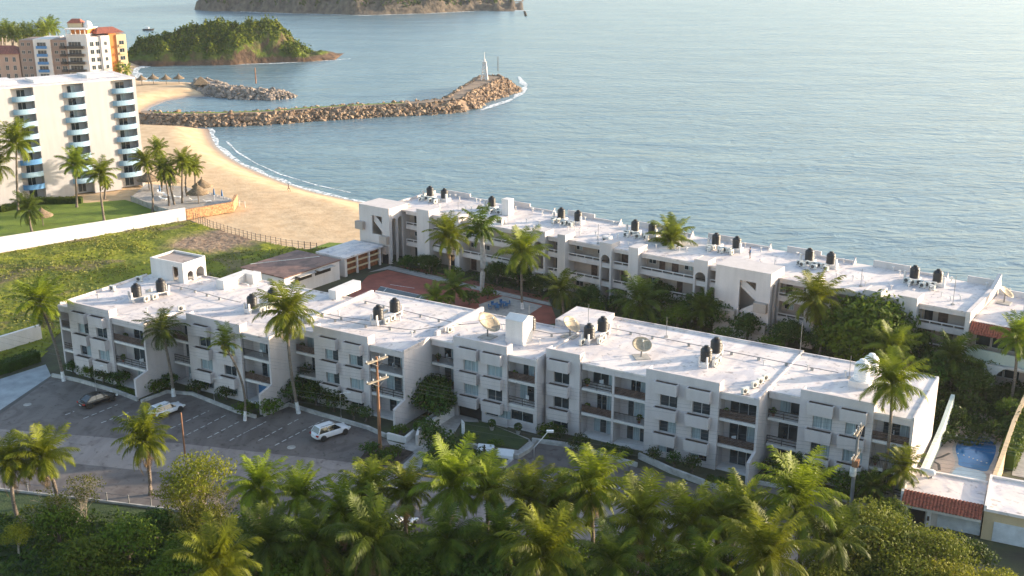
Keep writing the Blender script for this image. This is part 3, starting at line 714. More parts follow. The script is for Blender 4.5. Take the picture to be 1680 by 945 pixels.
# stair towers
def tower(u0, u1, v0, z, hole, steps, name):
    t = MB(OR)
    t.wallholes(u0, u1, v0, v0+.3, 0, z, [hole])
    archwall(t, v0+.301, 149.88, 0, z, [(v0+.7, v0+1.9), (v0+2.3, v0+3.6)] if 149.88-v0 > 4 else [], z-2.4, u1-.3, u1, 'x')
    t.box(u0, u0+.3, v0+.301, 149.88, 0, z)
    t.box(u0+.301, u1-.301, 149.5, 149.88, 0, z-.3)
    t.box(u0-.02, u1+.02, v0-.02, 149.9, z+.001, z+.12)
    a, b_, c, d = hole
    for (xa, za, xb, zb) in steps:
        t.prism([(xa, za), (xb, zb), (xb, zb+1.1), (xa, za+1.1)], v0+.5, v0+.65, 'y')
        t.prism([(xa, za-.35), (xb, zb-.35), (xb, zb-.01), (xa, za-.01)], v0+.5, v0+1.6, 'y')
    t.build('stair_tower', 'rear', RB)
tower(-136.6, -129.5, 144.4, 9.95, (-133.6, -131.2, 5.0, 8.4), [(-133.6, 7.6, -131.2, 5.4)], 'stair_tower')
tower(-67.2, -58.7, 145.2, 10.4, (-63.4, -60.9, 1.2, 8.8), [(-63.4, 8.0, -60.9, 6.2), (-63.4, 3.0, -60.9, 4.6)], 'stair_tower')
for a, c, v0, z0, z1 in [(-137.0, -135.2, 143.6, 5.6, 7.0), (-131.3, -129.6, 143.6, 3.7, 5.1), (-131.6, -129.8, 143.6, 1.9, 3.2), (-66.6, -63.6, 144.4, 2.9, 4.3), (-60.8, -58.9, 144.4, 4.7, 6.1), (-61.4, -58.8, 144.4, 1.4, 2.9)]:
    MB(OR).box(a, c, v0, v0+.78, z0, z1).build('stair_landing', 'beige', RB)
MB(OR).box(-131.2, -129.9, 144.3, 144.39, 0, 1.9).build('door', 'dark', RB)
wl2.build('wall', 'rear', RB); back.build('sea_parapet', 'rear', RB)
roof2.build('roof', 'roof', RB)
# ------------------------------------------------------------------ far hotel on the left, white with blue balconies
HA = 38.0; hx, hy = -84.7, 256.5; HZ = 24.6; ST = 2.72
HB = empty('hotel', (hx, hy, 0), R_(HA), 'tall white hotel slab on the left with columns of curved blue balconies', 'building')
hw = MB(); cols_ = [(-5.6, -.7), (-16.2, -11.6), (-26.8, -22.2), (-37.4, -32.8), (-48.0, -43.4)]
xs = -54.0
prev = xs
for a, c in sorted(cols_):
    hw.box(prev, a, 0, 1.8, 0, HZ); prev = c
hw.box(prev, 0, 0, 1.8, 0, HZ); hw.box(xs, 0, 1.801, 15, 0, HZ)
for z in range(1, 9): pass
hw.build('wall', 'hotel', HB)
for k in range(1, 4):
    g_ = MB(); prev = xs
    for a, c in sorted(cols_): g_.box(prev+.1, a-.1, -.03, -.001, k*ST*2.2, k*ST*2.2+.06); prev = c
MB().box(xs-.05, .05, -.05, 15.05, HZ+.001, HZ+.35).build('roof', 'roof', HB)
for a, c, y0, y1 in [(-52, -46, 3, 12), (-44, -38, 4, 11), (-33, -24, 5, 13), (-21, -14, 3, 10), (-9, -3, 5, 12)]:
    MB().box(a, c, y0, y1, HZ+.352, HZ+.9).build('roof_box', 'white', HB)
rr = random.Random(9)
for a, c in cols_:
    for k in range(9):
        z = k*ST+.15
        window(HB, (0, 0, 0), a+1.55, c-1.35, 1.79, z+.1, z+2.1, 2, [1] if rr.random() < .2 else [], 'sliding_door')
        if k:
            n_ = 12; m_ = (a+c)/2; w2 = (c-a)/2-.02; mb = MB()
            out = [(m_+w2*math.cos(math.pi*(1-j/n_)), -.95*math.sin(math.pi*j/n_)) for j in range(n_+1)]
            inn = [(m_+(w2-.12)*math.cos(math.pi*(1-j/n_)), -(.83)*math.sin(math.pi*j/n_)) for j in range(n_+1)]
            mb.prism(out+[(c-.02, 1.78), (a+.02, 1.78)], z-.15, z)
            for j in range(n_):
                mb.prism([out[j], out[j+1], inn[j+1], inn[j]], z+.001, z+.95)
            mb.build('balcony', 'deepblue' if (k in (1, 3) and a < -20) else 'bluepaint', HB)

# ------------------------------------------------------------------ brown and orange hotel further away
BBp = at_y(132, 126, 448.0)
BH = empty('hotel', (-168, 446, 0), 0, 'brown white and orange hotel with dark balconies and a small dome beyond the tall slab', 'building')
def hpart(nm, x0, x1, y0, y1, z0, z1, m): return MB().box(x0, x1, y0, y1, z0, z1).build(nm, m, BH)
hpart('wall', -23, -17.1, 0, 14, 0, 15.5, 'brownwall'); hpart('wall', -17.1, -10.6, -.8, 14, 0, 15.9, 'white')
hpart('wall', -10.6, -4.6, 0, 14, 0, 15.6, 'brownwall'); hpart('wall', -4.6, 3.4, .4, 12, 0, 17.6, 'white')
rg = empty('side_wing', (3.4, .4, 0), R_(38)); rg.parent = BH
def spart(nm, x0, x1, y0, y1, z0, z1, m): return MB().box(x0, x1, y0, y1, z0, z1).build(nm, m, rg)
spart('wall', 0.02, 5.2, 0, 12, 0, 16.5, 'white'); spart('wall', 5.21, 8.6, -.5, 12, 0, 16.8, 'white'); spart('wall', 8.61, 11.4, .2, 12, 0, 17.4, 'orange'); spart('wall', 11.41, 15.2, -.3, 12, 0, 16.9, 'cream')
for k in range(5):
    z = k*3+.4
    for x in (-21.5, -19.2): window(BH, (0, 0, 0), x-.6, x+.6, -.01, z+.9, z+2.1)
    window(BH, (0, 0, 0), -15.6, -12.2, -.82, z+.3, z+2.3, 3)
    MB().box(-15.9, -11.9, -1.6, -.83, z-.1, z+.9).build('balcony', 'deepblue', BH)
    window(BH, (0, 0, 0), -9.4, -8.0, -.01, z+.9, z+2.1); window(BH, (0, 0, 0), -7, -5.2, -.01, z+.3, z+2.2)
    MB().box(-7.2, -5, -.9, -.02, z-.1, z+.8).build('balcony', 'rail', BH)
    window(BH, (0, 0, 0), -3.9, .9, .38, z+.2, z+2.4, 4); MB().box(-4.4, 2.2, -1.0, .37, z-.12, z+.85).build('balcony', 'rail', BH)
    window(rg, (0, 0, 0), 1, 2.4, -.01, z+.6, z+2.3); window(rg, (0, 0, 0), 3.2, 4.6, -.01, z+.6, z+2.3); window(rg, (0, 0, 0), 6.4, 7.4, -.52, z+.8, z+2.2)
    window(rg, (0, 0, 0), 12.3, 14.2, -.32, z+.5, z+2.2); MB().box(12, 14.5, -1.1, -.33, z-.1, z+.7).build('balcony', 'cream', rg)
for x in (-4.4, -2.6, -.8, 1.0, 2.8): hpart('pergola_post', x-.15, x+.15, .5, .8, 17.6, 19.4, 'white')
hpart('roof', -4.9, 3.8, .1, 12.2, 19.4, 19.7, 'white'); hpart('attic', -3.8, 3.0, 3, 11.9, 17.6, 19.39, 'orange')
def hip(mb, x0, x1, y0, y1, z0, z1, ins): mb.add([(x0, y0, z0), (x1, y0, z0), (x1, y1, z0), (x0, y1, z0), (x0+ins, (y0+y1)/2, z1), (x1-ins, (y0+y1)/2, z1)], [(3, 2, 1, 0), (0, 1, 5, 4), (2, 3, 4, 5), (1, 2, 5), (3, 0, 4)]); return mb
hip(MB(), -6, 0, 6, 11, 21.4, 23, 1.5).build('roof', 'tilered', BH); hpart('tower', -5.7, -.3, 6.3, 10.7, 19.7, 21.4, 'cream')
MB().lathe([(1.7, 0), (1.7, .8), (1.5, 1.6), (1.0, 2.2), (.4, 2.5), (.05, 2.6)], (1.6, 8, 19.7), 14).build('dome', 'white', BH)
hip(MB(), 4, 15.5, 1, 11, 17.5, 19.6, 3).build('roof', 'tilered', rg)
LH = empty('house', (-196.5, 446, 0), 0, 'low pink house with a red tiled hip roof left of the brown hotel', 'building')
MB().box(-9, 5, 0, 10, 0, 10.2).build('wall', 'pinkwall', LH); hip(MB(), -9.6, 5.6, -.6, 10.6, 10.2, 13, 4).build('roof', 'tilered', LH)
for k in range(3):
    for x in (-7, -3.5, 0, 3): window(LH, (0, 0, 0), x-.6, x+.6, -.02, k*3.2+.8, k*3.2+2.6)

# ------------------------------------------------------------------ headland and far island
def isl_mat(name, g1, g2, r1, r2, rockz):
    m = bpy.data.materials.new(name); m.use_nodes = True; N = m.node_tree; n = N.nodes; L = N.links.new
    b = n['Principled BSDF']; b.inputs['Roughness'].default_value = .95; b.inputs['Specular IOR Level'].default_value = .15
    tc = n.new('ShaderNodeTexCoord')
    def q(s_, d=6, st=(1, 1, 1)):
        mp = n.new('ShaderNodeMapping'); mp.inputs['Scale'].default_value = st; L(tc.outputs['Object'], mp.inputs[0])
        t = n.new('ShaderNodeTexNoise'); t.inputs['Scale'].default_value = s_; t.inputs['Detail'].default_value = d; L(mp.outputs[0], t.inputs[0]); return t.outputs[0]
    def r(src, p0, c0, p1, c1):
        t = n.new('ShaderNodeValToRGB'); t.color_ramp.elements[0].position = p0; t.color_ramp.elements[1].position = p1
        t.color_ramp.elements[0].color = (*c0, 1); t.color_ramp.elements[1].color = (*c1, 1); L(src, t.inputs[0]); return t.outputs[0]
    gr = r(q(.25), .35, g2, .65, g1); rk = r(q(.35, 8, (1, 1, .5)), .3, r2, .65, r1)
    geo = n.new('ShaderNodeNewGeometry'); s1 = n.new('ShaderNodeSeparateXYZ'); L(geo.outputs['True Normal'], s1.inputs[0])
    s2 = n.new('ShaderNodeSeparateXYZ'); L(tc.outputs['Object'], s2.inputs[0])
    a = n.new('ShaderNodeMapRange'); a.inputs[1].default_value = .30; a.inputs[2].default_value = .50; L(s1.outputs[2], a.inputs[0])
    zz = n.new('ShaderNodeMath'); zz.operation = 'MULTIPLY_ADD'; L(q(.12), zz.inputs[0]); zz.inputs[1].default_value = -rockz*1.6; L(s2.outputs[2], zz.inputs[2])
    c = n.new('ShaderNodeMapRange'); c.inputs[1].default_value = SEA+rockz*.1; c.inputs[2].default_value = SEA+rockz*.5; L(zz.outputs[0], c.inputs[0])
    ml = n.new('ShaderNodeMath'); ml.operation = 'MULTIPLY'; L(a.outputs[0], ml.inputs[0]); L(c.outputs[0], ml.inputs[1])
    mx = n.new('ShaderNodeMix'); mx.data_type = 'RGBA'; L(ml.outputs[0], mx.inputs[0]); L(rk, mx.inputs[6]); L(gr, mx.inputs[7]); L(mx.outputs[2], b.inputs['Base Color'])
    bp = n.new('ShaderNodeBump'); bp.inputs['Strength'].default_value = 1; bp.inputs['Distance'].default_value = .8; L(q(.6, 8), bp.inputs['Height']); L(bp.outputs[0], b.inputs['Normal'])
    return m
def island(name, front_px, ridge_px, Yr, Yb, m, step, seed, rough, cliff):
    F = np.array([at(x, y, SEA)[:2] for x, y in front_px]); Rg = np.array([[at_y(x, y, Yr).x, at_y(x, y, Yr).z] for x, y in ridge_px])
    def h(X, Y):
        yf = np.interp(X, F[:, 0], F[:, 1])+noise2(X, Y*0, seed+1, 3, .02)*4; hr = np.interp(X, Rg[:, 0], Rg[:, 1], left=SEA-5, right=SEA-5)-SEA; yf = yf
        s = np.clip((Y-yf)/np.maximum(Yr-yf, 1), -1, 1); bk = np.clip((Y-Yr)/(Yb-Yr), 0, 2)
        f = np.where(s > 0, cliff*np.clip(s/.12, 0, 1)+(1-cliff)*np.sin(np.clip(s, 0, 1)*np.pi/2)**1.1, s*2)
        f = np.where(Y > Yr, 1-bk**1.8*1.3, f)
        env = np.clip(f*3, 0, 1)*np.clip((hr)/6, 0, 1)
        z = np.where((X > F[:, 0].max()) | (X < F[:, 0].min()), -4, hr*f)+noise2(X, Y, seed, 5, .035, .6)*rough*env+np.abs(noise2(X, Y, seed+3, 4, .12, .6))*rough*.55*env
        return np.maximum(SEA+z, SEA-3)
    x0, x1 = F[:, 0].min()-8, F[:, 0].max()+6; y0 = F[:, 1].min()-8
    return grid_mesh(name, np.arange(x0, x1, step), np.arange(y0, Yb+20, step), h, m, smooth=False), h
mi = isl_mat('headland_ground', (.12, .15, .02), (.045, .07, .015), (.15, .095, .06), (.045, .03, .022), 2.0)
hd, hdf = island('headland', [(178, 108), (215, 108), (260, 108), (300, 106), (350, 107), (400, 105), (440, 104), (480, 102), (500, 101), (552, 98)],
                 [(170, 94), (183, 87), (205, 87), (213, 82), (232, 76), (250, 70), (275, 64), (295, 58), (320, 55), (345, 47), (375, 45), (400, 47), (420, 42), (438, 43), (452, 50), (465, 58), (472, 70), (480, 78), (492, 80), (500, 88), (520, 90), (545, 95), (556, 101)],
                 541.0, 575.0, mi, 1.1, 21, 2.6, .20)
mi2 = isl_mat('island_ground', (.075, .10, .03), (.03, .05, .02), (.17, .135, .10), (.05, .042, .035), 12)
fi, fif = island('island', [(318, 16), (345, 18), (400, 19), (480, 22), (600, 25), (700, 22), (780, 18), (840, 18), (866, 17)],
                 [(315, 14), (328, 6), (350, -6), (420, -22), (520, -34), (600, -40), (680, -34), (740, -18), (790, -6), (800, 2), (815, -4), (822, 8), (834, 10), (840, 2), (846, 13), (856, 10), (862, 16)],
                 905.0, 1000.0, mi2, 2.4, 33, 5.5, .3)
# shrub cover on the headland
def leafquads(C, Nrm, size, r, aspect=1.0, flat=.6):
    n = len(C); v = r.normal(size=(n, 3))*flat+Nrm*(1.0); v /= np.linalg.norm(v, axis=1)[:, None]+1e-9
    a = r.normal(size=(n, 3)); a -= v*(a*v).sum(1)[:, None]; a /= np.linalg.norm(a, axis=1)[:, None]+1e-9; b_ = np.cross(v, a)
    s = (size*r.uniform(.6, 1.4, n))[:, None]
    return np.stack([C-a*s*aspect*.5, C-b_*s*.35+a*s*.05, C+a*s*aspect*.5, C+b_*s*.35+a*s*.05], 1)
def cover(hf, x0, x1, y0, y1, n, size, seed, zmin, m, name, label, lift=.6):
    r = np.random.default_rng(seed); X = r.uniform(x0, x1, n); Y = r.uniform(y0, y1, n); Z = hf(X, Y); e = 1.5
    gx = (hf(X+e, Y)-hf(X-e, Y))/(2*e); gy = (hf(X, Y+e)-hf(X, Y-e))/(2*e); sl = np.hypot(gx, gy)
    k = (Z > zmin+noise2(X, Y, 8, 3, .05)*3.0) & (sl < 1.7); X, Y, Z, gx, gy = X[k], Y[k], Z[k], gx[k], gy[k]
    Nn = np.stack([-gx, -gy, np.ones_like(gx)], 1); Nn /= np.linalg.norm(Nn, axis=1)[:, None]
    C = np.stack([X, Y, Z+r.uniform(0, lift*2, len(X))*np.clip(.4+noise2(X, Y, 4, 3, .15), 0, 1.5)], 1)
    o = quads(name, leafquads(C, Nn, np.full(len(X), size), r, flat=.8), m); tag(o, label, 'shrubs', kind='stuff'); return o
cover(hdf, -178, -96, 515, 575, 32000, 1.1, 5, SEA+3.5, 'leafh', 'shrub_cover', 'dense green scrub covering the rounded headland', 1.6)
cover(hdf, -178, -96, 515, 575, 9000, 1.2, 6, SEA+6, 'leafy', 'shrub_cover', 'yellow green scrub on the headland with sunlight put into its colour', 1.4)  # second scrub layer, sunlit tone put into its yellow leaf colour
cover(fif, -255, 10, 780, 960, 26000, 2.4, 7, SEA+5, 'leafd', 'shrub_cover', 'dark scrub covering the far rocky island', 2.0)
for i, (pts, a, c, lb) in enumerate([([(250, 109), (300, 107), (400, 106), (450, 105), (500, 102), (552, 99), (575, 97)], .8, 1.6, 'white surf along the foot of the green headland'),
    ([(395, 20), (480, 23), (600, 26), (700, 23), (780, 19), (868, 18)], 1.2, 2.2, 'thin white surf along the foot of the far island')]):
    tag(ribbon([at(x, y-.8, SEA)[:2] for x, y in pts][::1], c, a, 40+i, SEA+.05, 2.5).build('foam', 'foam'), lb, 'foam', kind='stuff')

# ------------------------------------------------------------------ breakwaters
def rock_mesh(r, n=6):
    """one angular boulder, unit size"""
    vs = []; 
    base = [(1, 0, 0), (.5, .86, .1), (-.5, .86, -.1), (-1, 0, .1), (-.5, -.86, 0), (.5, -.86, -.1), (.35, .2, .8), (-.4, .3, .7), (0, -.5, .75), (.2, .1, -.8), (-.3, -.2, -.7)]
    vs = [tuple(c*r.uniform(.72, 1.2) for c in p) for p in base]
    fs = [(0, 1, 6), (1, 2, 7), (1, 7, 6), (2, 3, 7), (3, 4, 8), (3, 8, 7), (4, 5, 8), (5, 0, 6), (5, 6, 8), (6, 7, 8), (1, 0, 9), (2, 1, 9), (3, 2, 10), (2, 9, 10), (4, 3, 10), (5, 4, 10), (5, 10, 9), (0, 5, 9)]
    return vs, fs
def place_rock(mb, c, s, r):
    vs, fs = rock_mesh(r); e = Matrix.Rotation(r.uniform(0, 6.28), 3, 'Z') @ Matrix.Rotation(r.uniform(-.8, .8), 3, 'X') @ Matrix.Rotation(r.uniform(-.8, .8), 3, 'Y')
    S = (s*r.uniform(.7, 1.3), s*r.uniform(.6, 1.0), s*r.uniform(.5, .9))
    mb.add([tuple(e @ Vector((v[0]*S[0], v[1]*S[1], v[2]*S[2]))+Vector(c)) for v in vs], fs)
M['rock'] = mat('rubble_rock', (.35, .25, .165), .9, .3, .35, col2=(.13, .085, .06), bump=.8, bscale=2, detail=8)
M['greyrock'] = mat('grey_rubble', (.34, .275, .22), .9, .3, .35, col2=(.15, .125, .11), bump=.8, bscale=2, detail=8)
def breakwater(label, cl, half, crest, rise, n, m, seed, parts=70, headr=None, path='pave', size=1.0):
    r = random.Random(seed); ox, oy = cl[0]
    B = empty('breakwater', (ox, oy, SEA), 0, label, 'breakwater')
    tot = [0]
    for a, c in zip(cl, cl[1:]): tot.append(tot[-1]+math.dist(a, c))
    Lt = tot[-1]
    def pt(s):
        for i in range(len(cl)-1):
            if s <= tot[i+1] or i == len(cl)-2:
                t = (s-tot[i])/(tot[i+1]-tot[i]); a, c = cl[i], cl[i+1]; d = Vector((c[0]-a[0], c[1]-a[1])).normalized()
                return Vector((a[0]+(c[0]-a[0])*t, a[1]+(c[1]-a[1])*t)), Vector((-d.y, d.x))
    core = MB((ox, oy, SEA)); pth = MB((ox, oy, SEA)); N_ = 60; rows = []; prow = []
    def wd(s):
        k = 1+(headr-1)*max(0, (s/Lt-.8)/.2)**.7 if headr else 1
        return half*k, crest*k, rise(s/Lt)
    for i in range(N_+1):
        s = Lt*i/N_; p, nn = pt(s); h_, c_, rz = wd(s)
        rows += [(*(p-nn*h_), SEA-1), (*(p-nn*c_), SEA+rz-.3), (*(p+nn*c_), SEA+rz-.3), (*(p+nn*h_), SEA-1)]
        prow += [(*(p-nn*c_*.75), SEA+rz), (*(p+nn*c_*.75), SEA+rz)]
    core.add(rows, [(4*i+k, 4*i+k+1, 4*i+k+5, 4*i+k+4) for i in range(N_) for k in range(3)]+[(4*N_, 4*N_+1, 4*N_+2, 4*N_+3)])
    core.build('core', m, B); pth.add(prow, [(2*i, 2*i+1, 2*i+3, 2*i+2) for i in range(N_)]); pth.build('crest_path', path, B)
    big = []
    for _ in range(n):
        s = r.uniform(0, Lt); p, nn = pt(s); h_, c_, rz = wd(s); sd = -1 if r.random() < .62 else 1
        t = r.uniform(0, 1.08); d = c_*.85+(h_-c_*.85)*t
        big.append((r.choice([.45, .6, .8, 1.0, 1.5])*r.uniform(.8, 1.15)*size, (*(p+nn*sd*d), SEA+rz*(1-t)+r.uniform(-.2, .35)-.1*0)))
    if headr:
        p, nn = pt(Lt); h_, c_, rz = wd(Lt)
        for _ in range(n//6):
            an = r.uniform(-1.7, 1.7); d = Vector((nn.y, -nn.x)); dr = d*math.cos(an)+nn*math.sin(an); t = r.uniform(0, 1.05); q = p+dr*(c_*.8+(h_-c_*.8)*t)*.9
            big.append((r.uniform(.5, 1.15)*size, (*q, SEA+rz*(1-t)+r.uniform(-.2, .3))))
    big.sort(key=lambda q: -q[0]); st = MB((ox, oy, SEA))
    for i, (s, c) in enumerate(big):
        if i < parts:
            mb = MB((ox, oy, SEA)); place_rock(mb, c, s*1.1, r); mb.build('boulder', m, B)
        else: place_rock(st, c, s, r)
    tag(st.build('rubble', m, B), kind='stuff')
    return B, pt
wlp = [(214, 205), (240, 208), (300, 209), (350, 208), (430, 205), (500, 199), (600, 193), (700, 188), (740, 184)]
cl = [(at(x, y, SEA).x+1.0, at(x, y, SEA).y+7.5) for x, y in wlp]+[tuple(at(x, y, SEA)[:2]) for x, y in [(768, 164), (790, 155), (806, 146)]]
BW, bpt = breakwater('long curved rubble breakwater of warm boulders carrying the white lighthouse', cl, 7.6, 3.0, lambda t: 3.1+4.0*max(0, t-.55), 3800, 'rock', 3, 95, 1.6, 'rock', .72)
gm = MB(); gpts = [bpt(s) for s in np.linspace(5, 130, 30)]; vs = []
for p, nn in gpts: vs += [(*(p+nn*.3), SEA+3.14), (*(p+nn*2.2), SEA+3.14)]
gm.add(vs, [(2*i, 2*i+1, 2*i+3, 2*i+2) for i in range(29)]); tag(gm.build('grass_strip', 'grass'), 'thin grass growing on the crest of the long breakwater', 'grass', kind='stuff')
cl2 = [(at(x, y, SEA).x, at(x, y, SEA).y+9) for x, y in [(322, 150), (350, 158), (385, 163), (420, 165), (444, 165)]]
breakwater('short grey rubble jetty in front of the green headland', cl2, 8.0, 2.0, lambda t: 3.4-1.0*t, 1100, 'greyrock', 5, 50, 1.0, 'greyrock', .9)
tag(ribbon([at(x, y, SEA)[:2] for x, y in [(790, 181), (835, 166), (860, 152), (864, 140), (852, 126)]], .6, 1.8, 50, SEA+.05).build('foam', 'foam'), 'white surf around the head of the long breakwater', 'foam', kind='stuff')
# lighthouse
lp = at(795, 131, SEA+4.7); LHs = empty('lighthouse', lp, 0, 'small white tapered lighthouse on the head of the long breakwater', 'lighthouse')
mb = MB()
for sx, sy in ((-1, -1), (1, -1), (1, 1), (-1, 1)): mb.tube([(sx*1.15, sy*1.15, 0), (sx*.5, sy*.5, 6.6)], .26, 6)
for k in range(6):
    z = .6+k*1.05; w_ = 1.15-.65*z/6.6
    mb.box(-w_, w_, -w_-.05, -w_+.05, z, z+.28).box(-w_, w_, w_-.05, w_+.05, z, z+.28).box(w_-.05, w_+.05, -w_, w_, z, z+.28).box(-w_-.05, -w_+.05, -w_, w_, z, z+.28)
mb.build('tower', 'white', LHs); MB().add([(.12, -1.0, 0), (1.1, -1.0, 0), (1.1, 1.0, 0), (.12, 1.0, 0), (.05, -.45, 6.5), (.45, -.45, 6.5), (.45, .45, 6.5), (.05, .45, 6.5)], [(3, 2, 1, 0), (4, 5, 6, 7), (0, 1, 5, 4), (1, 2, 6, 5), (2, 3, 7, 6), (3, 0, 4, 7)]).build('shaft', 'white', LHs)
MB().box(-.85, .85, -.85, .85, 6.6, 6.85).build('platform', 'white', LHs); MB().lathe([(.35, 6.85), (.35, 7.6), (.12, 8.0), (.1, 10.2), (.02, 10.3)], (0, 0, 0), 10).build('lantern', 'white', LHs)
def post(name, px, py, ptop, r, m, label, cat, z0=0):
    b_ = at(px, py, z0); h_ = at_y(px, ptop, b_.y).z-z0; mb = MB(); mb.tube([(0, 0, 0), (0, 0, h_)], [r, r*.8], 8)
    o = mb.build(name, m, None, loc=b_); tag(o, label, cat); return o
post('post', 817, 117, 93, .16, 'rail', 'thin dark post on the tip of the long breakwater', 'post', SEA+4)
post('post', 420, 137, 111, .25, 'rust', 'orange brown post at the end of the short grey jetty', 'post', SEA+3)
# boat
bt = at(243, 50, SEA); Bt = empty('boat', (bt.x, bt.y, SEA), .1, 'tiny dark motor boat far out beyond the brown hotel', 'boat')
MB().add([(-3.2, -1, .9), (2.2, -1, 1), (4, 0, 1.2), (2.2, 1, 1), (-3.2, 1, .9), (-3, -.6, -.2), (2, -.5, -.2), (3, 0, -.1), (2, .5, -.2), (-3, .6, -.2)],
         [(0, 1, 2, 3, 4), (5, 9, 8, 7, 6), (0, 5, 6, 1), (1, 6, 7, 2), (2, 7, 8, 3), (3, 8, 9, 4), (4, 9, 5, 0)]).build('hull', 'rail', Bt)
MB().box(-1.5, .6, -.7, .7, 1.0, 2.1).build('cabin', 'plastic', Bt)
# ------------------------------------------------------------------ person builder (far away figures)
def person(loc, rz, label, shirt, legs, pose=0):
    P0 = empty('person', loc, rz, label, 'person')
    me = bpy.data.meshes.new('body'); s = .25 if pose else .05
    V = [(0, 0, .93), (0, 0, 1.15), (0, 0, 1.38), (0, 0, 1.5), (0, .02, 1.62), (0, .01, 1.72), (.1, 0, .88), (.1, s, .48), (.1, -.1*pose, .08), (.1, .1, .03), (-.1, 0, .88), (-.1, -s, .48), (-.1, -s-.1, .08), (-.1, -s+.06, .03),
         (.19, 0, 1.38), (.25, -.04, 1.1), (.25, .1, .86), (-.19, 0, 1.38), (-.25, .04, 1.1), (-.25, .16, .88)]
    E = [(0, 1), (1, 2), (2, 3), (3, 4), (4, 5), (0, 6), (6, 7), (7, 8), (8, 9), (0, 10), (10, 11), (11, 12), (12, 13), (2, 14), (14, 15), (15, 16), (2, 17), (17, 18), (18, 19)]
    Rr = [.13, .12, .14, .055, .10, .08, .09, .06, .045, .04, .09, .06, .045, .04, .06, .045, .035, .06, .045, .035]
    me.from_pydata(V, E, []); o = bpy.data.objects.new('body', me); COL.objects.link(o); o.parent = P0
    sk = o.modifiers.new('skin', 'SKIN'); 
    for i, q in enumerate(me.skin_vertices[0].data if me.skin_vertices else []): q.radius = (Rr[i], Rr[i])
    ss = o.modifiers.new('sub', 'SUBSURF'); ss.levels = 1; ss.render_levels = 2; me.materials.append(M['skin'])
    MB().lathe([(.15, .92), (.17, 1.05), (.17, 1.3), (.19, 1.4), (.08, 1.47)], (0, 0, 0), 12).build('shirt', shirt, P0)
    for sx, sy in ((.1, s), (-.1, -s)): MB().tube([(sx, 0, .95), (sx, sy, .48)], [.11, .08], 8).build('trouser_leg', legs, P0)
    MB().lathe([(.115, 1.64), (.12, 1.7), (.09, 1.78), (.03, 1.81)], (0, .0, 0), 10).build('hair', 'rail', P0)
    return P0
M['skin'] = mat('skin', (.35, .20, .13), .6, .1)
def safe_person(*a, **k):
    return person(*a, **k)
b_ = at(1230, 424, RT); safe_person((b_.x, b_.y, RT), 1.0, 'person in dark blue clothes standing on the seaward roof', 'bluep', 'rail')
b_ = at(474, 312, 0); safe_person((b_.x, b_.y, beach_h(np.array([b_.x]), np.array([b_.y]))[0]), 2.0, 'person walking alone on the open sandy beach', 'brownwall', 'rail', 1)
# ------------------------------------------------------------------ palms
def frond_pts(L0, az, e0, bend, n=12, r=None):
    pts = [Vector((0, 0, 0))]; d = L0/n; tw = r.uniform(-.25, .25) if r else 0
    for i in range(n):
        t = (i+.5)/n; el = e0-bend*t**1.25; a = az+tw*t
        pts.append(pts[-1]+Vector((math.cos(a)*math.cos(el), math.sin(a)*math.cos(el), math.sin(el)))*d)
    return pts
def crown_mesh(name, nf, L0, seed, m, leaf=.25, nl=44, lo=-35, hi=84, drp=.5, width=.09, pw=1.3):
    r = random.Random(seed); Q = []
    for i in range(nf):
        age = (i+.5)/nf; az = i*2.39996+r.uniform(-.25, .25); e0 = R_(hi+(lo-hi)*age**pw+r.uniform(-8, 8)); bend = R_(28+70*math.sin(age*2.2)+r.uniform(-12, 14))
        Lf = L0*(.72+.34*math.sin(math.pi*min(1, age+.22)))*r.uniform(.9, 1.08); pts = frond_pts(Lf, az, e0, bend, 12, r)
        def at_t(t):
            x = t*12; k = min(11, int(x)); f = x-k; return pts[k]+(pts[k+1]-pts[k])*f, (pts[k+1]-pts[k]).normalized()
        for k in range(12):    # rachis
            a, b_ = pts[k], pts[k+1]; d = (b_-a).normalized(); s_ = d.cross(Vector((0, 0, 1))); s_ = s_.normalized() if s_.length > .05 else Vector((1, 0, 0)); w_ = .055*(1-k/13)+.012
            Q.append((a-s_*w_, b_-s_*w_, b_+s_*w_, a+s_*w_))
        for k in range(nl):
            t = .12+.87*k/(nl-1); p, d = at_t(t); s_ = d.cross(Vector((0, 0, 1))); s_ = s_.normalized() if s_.length > .05 else Vector((math.sin(az), -math.cos(az), 0)); up = s_.cross(d)
            ll = L0*leaf*(math.sin(math.pi*(.1+.84*t))**.55)*r.uniform(.82, 1.1)
            for sd in (-1, 1):
                dr = (s_*sd*.85+d*(.5+.5*t)+up*.22-Vector((0, 0, 1))*(drp*r.uniform(.4, 1.5)+.35*age)).normalized()
                mid = p+dr*ll*.5; dr2 = (dr-Vector((0, 0, 1))*.5*drp*1.4).normalized(); tip = mid+dr2*ll*.5; wv = d*width*.5
                Q.append((p-wv*.7, mid-wv, mid+wv, p+wv*.7)); Q.append((mid-wv, tip-wv*.15, tip+wv*.15, mid+wv))
    o = quads(name, np.array([[tuple(v) for v in q] for q in Q]), m); me = o.data; bpy.data.objects.remove(o); return me
CM = {}
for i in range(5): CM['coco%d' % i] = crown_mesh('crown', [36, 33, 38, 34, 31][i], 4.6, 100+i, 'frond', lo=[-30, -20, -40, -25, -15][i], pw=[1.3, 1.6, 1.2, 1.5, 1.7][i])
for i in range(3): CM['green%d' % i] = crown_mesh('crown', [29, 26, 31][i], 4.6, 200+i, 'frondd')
CM['royal'] = crown_mesh('crown', 19, 4.6, 300, 'frondd', .26, 32, -5, 80, .75, .13)
CM['erect'] = crown_mesh('crown', 22, 4.6, 301, 'frond', .22, 30, 5, 86, .35)
CM['tiny'] = crown_mesh('crown', 16, 4.6, 302, 'frond', .30, 16, -35, 80, .5, .22)
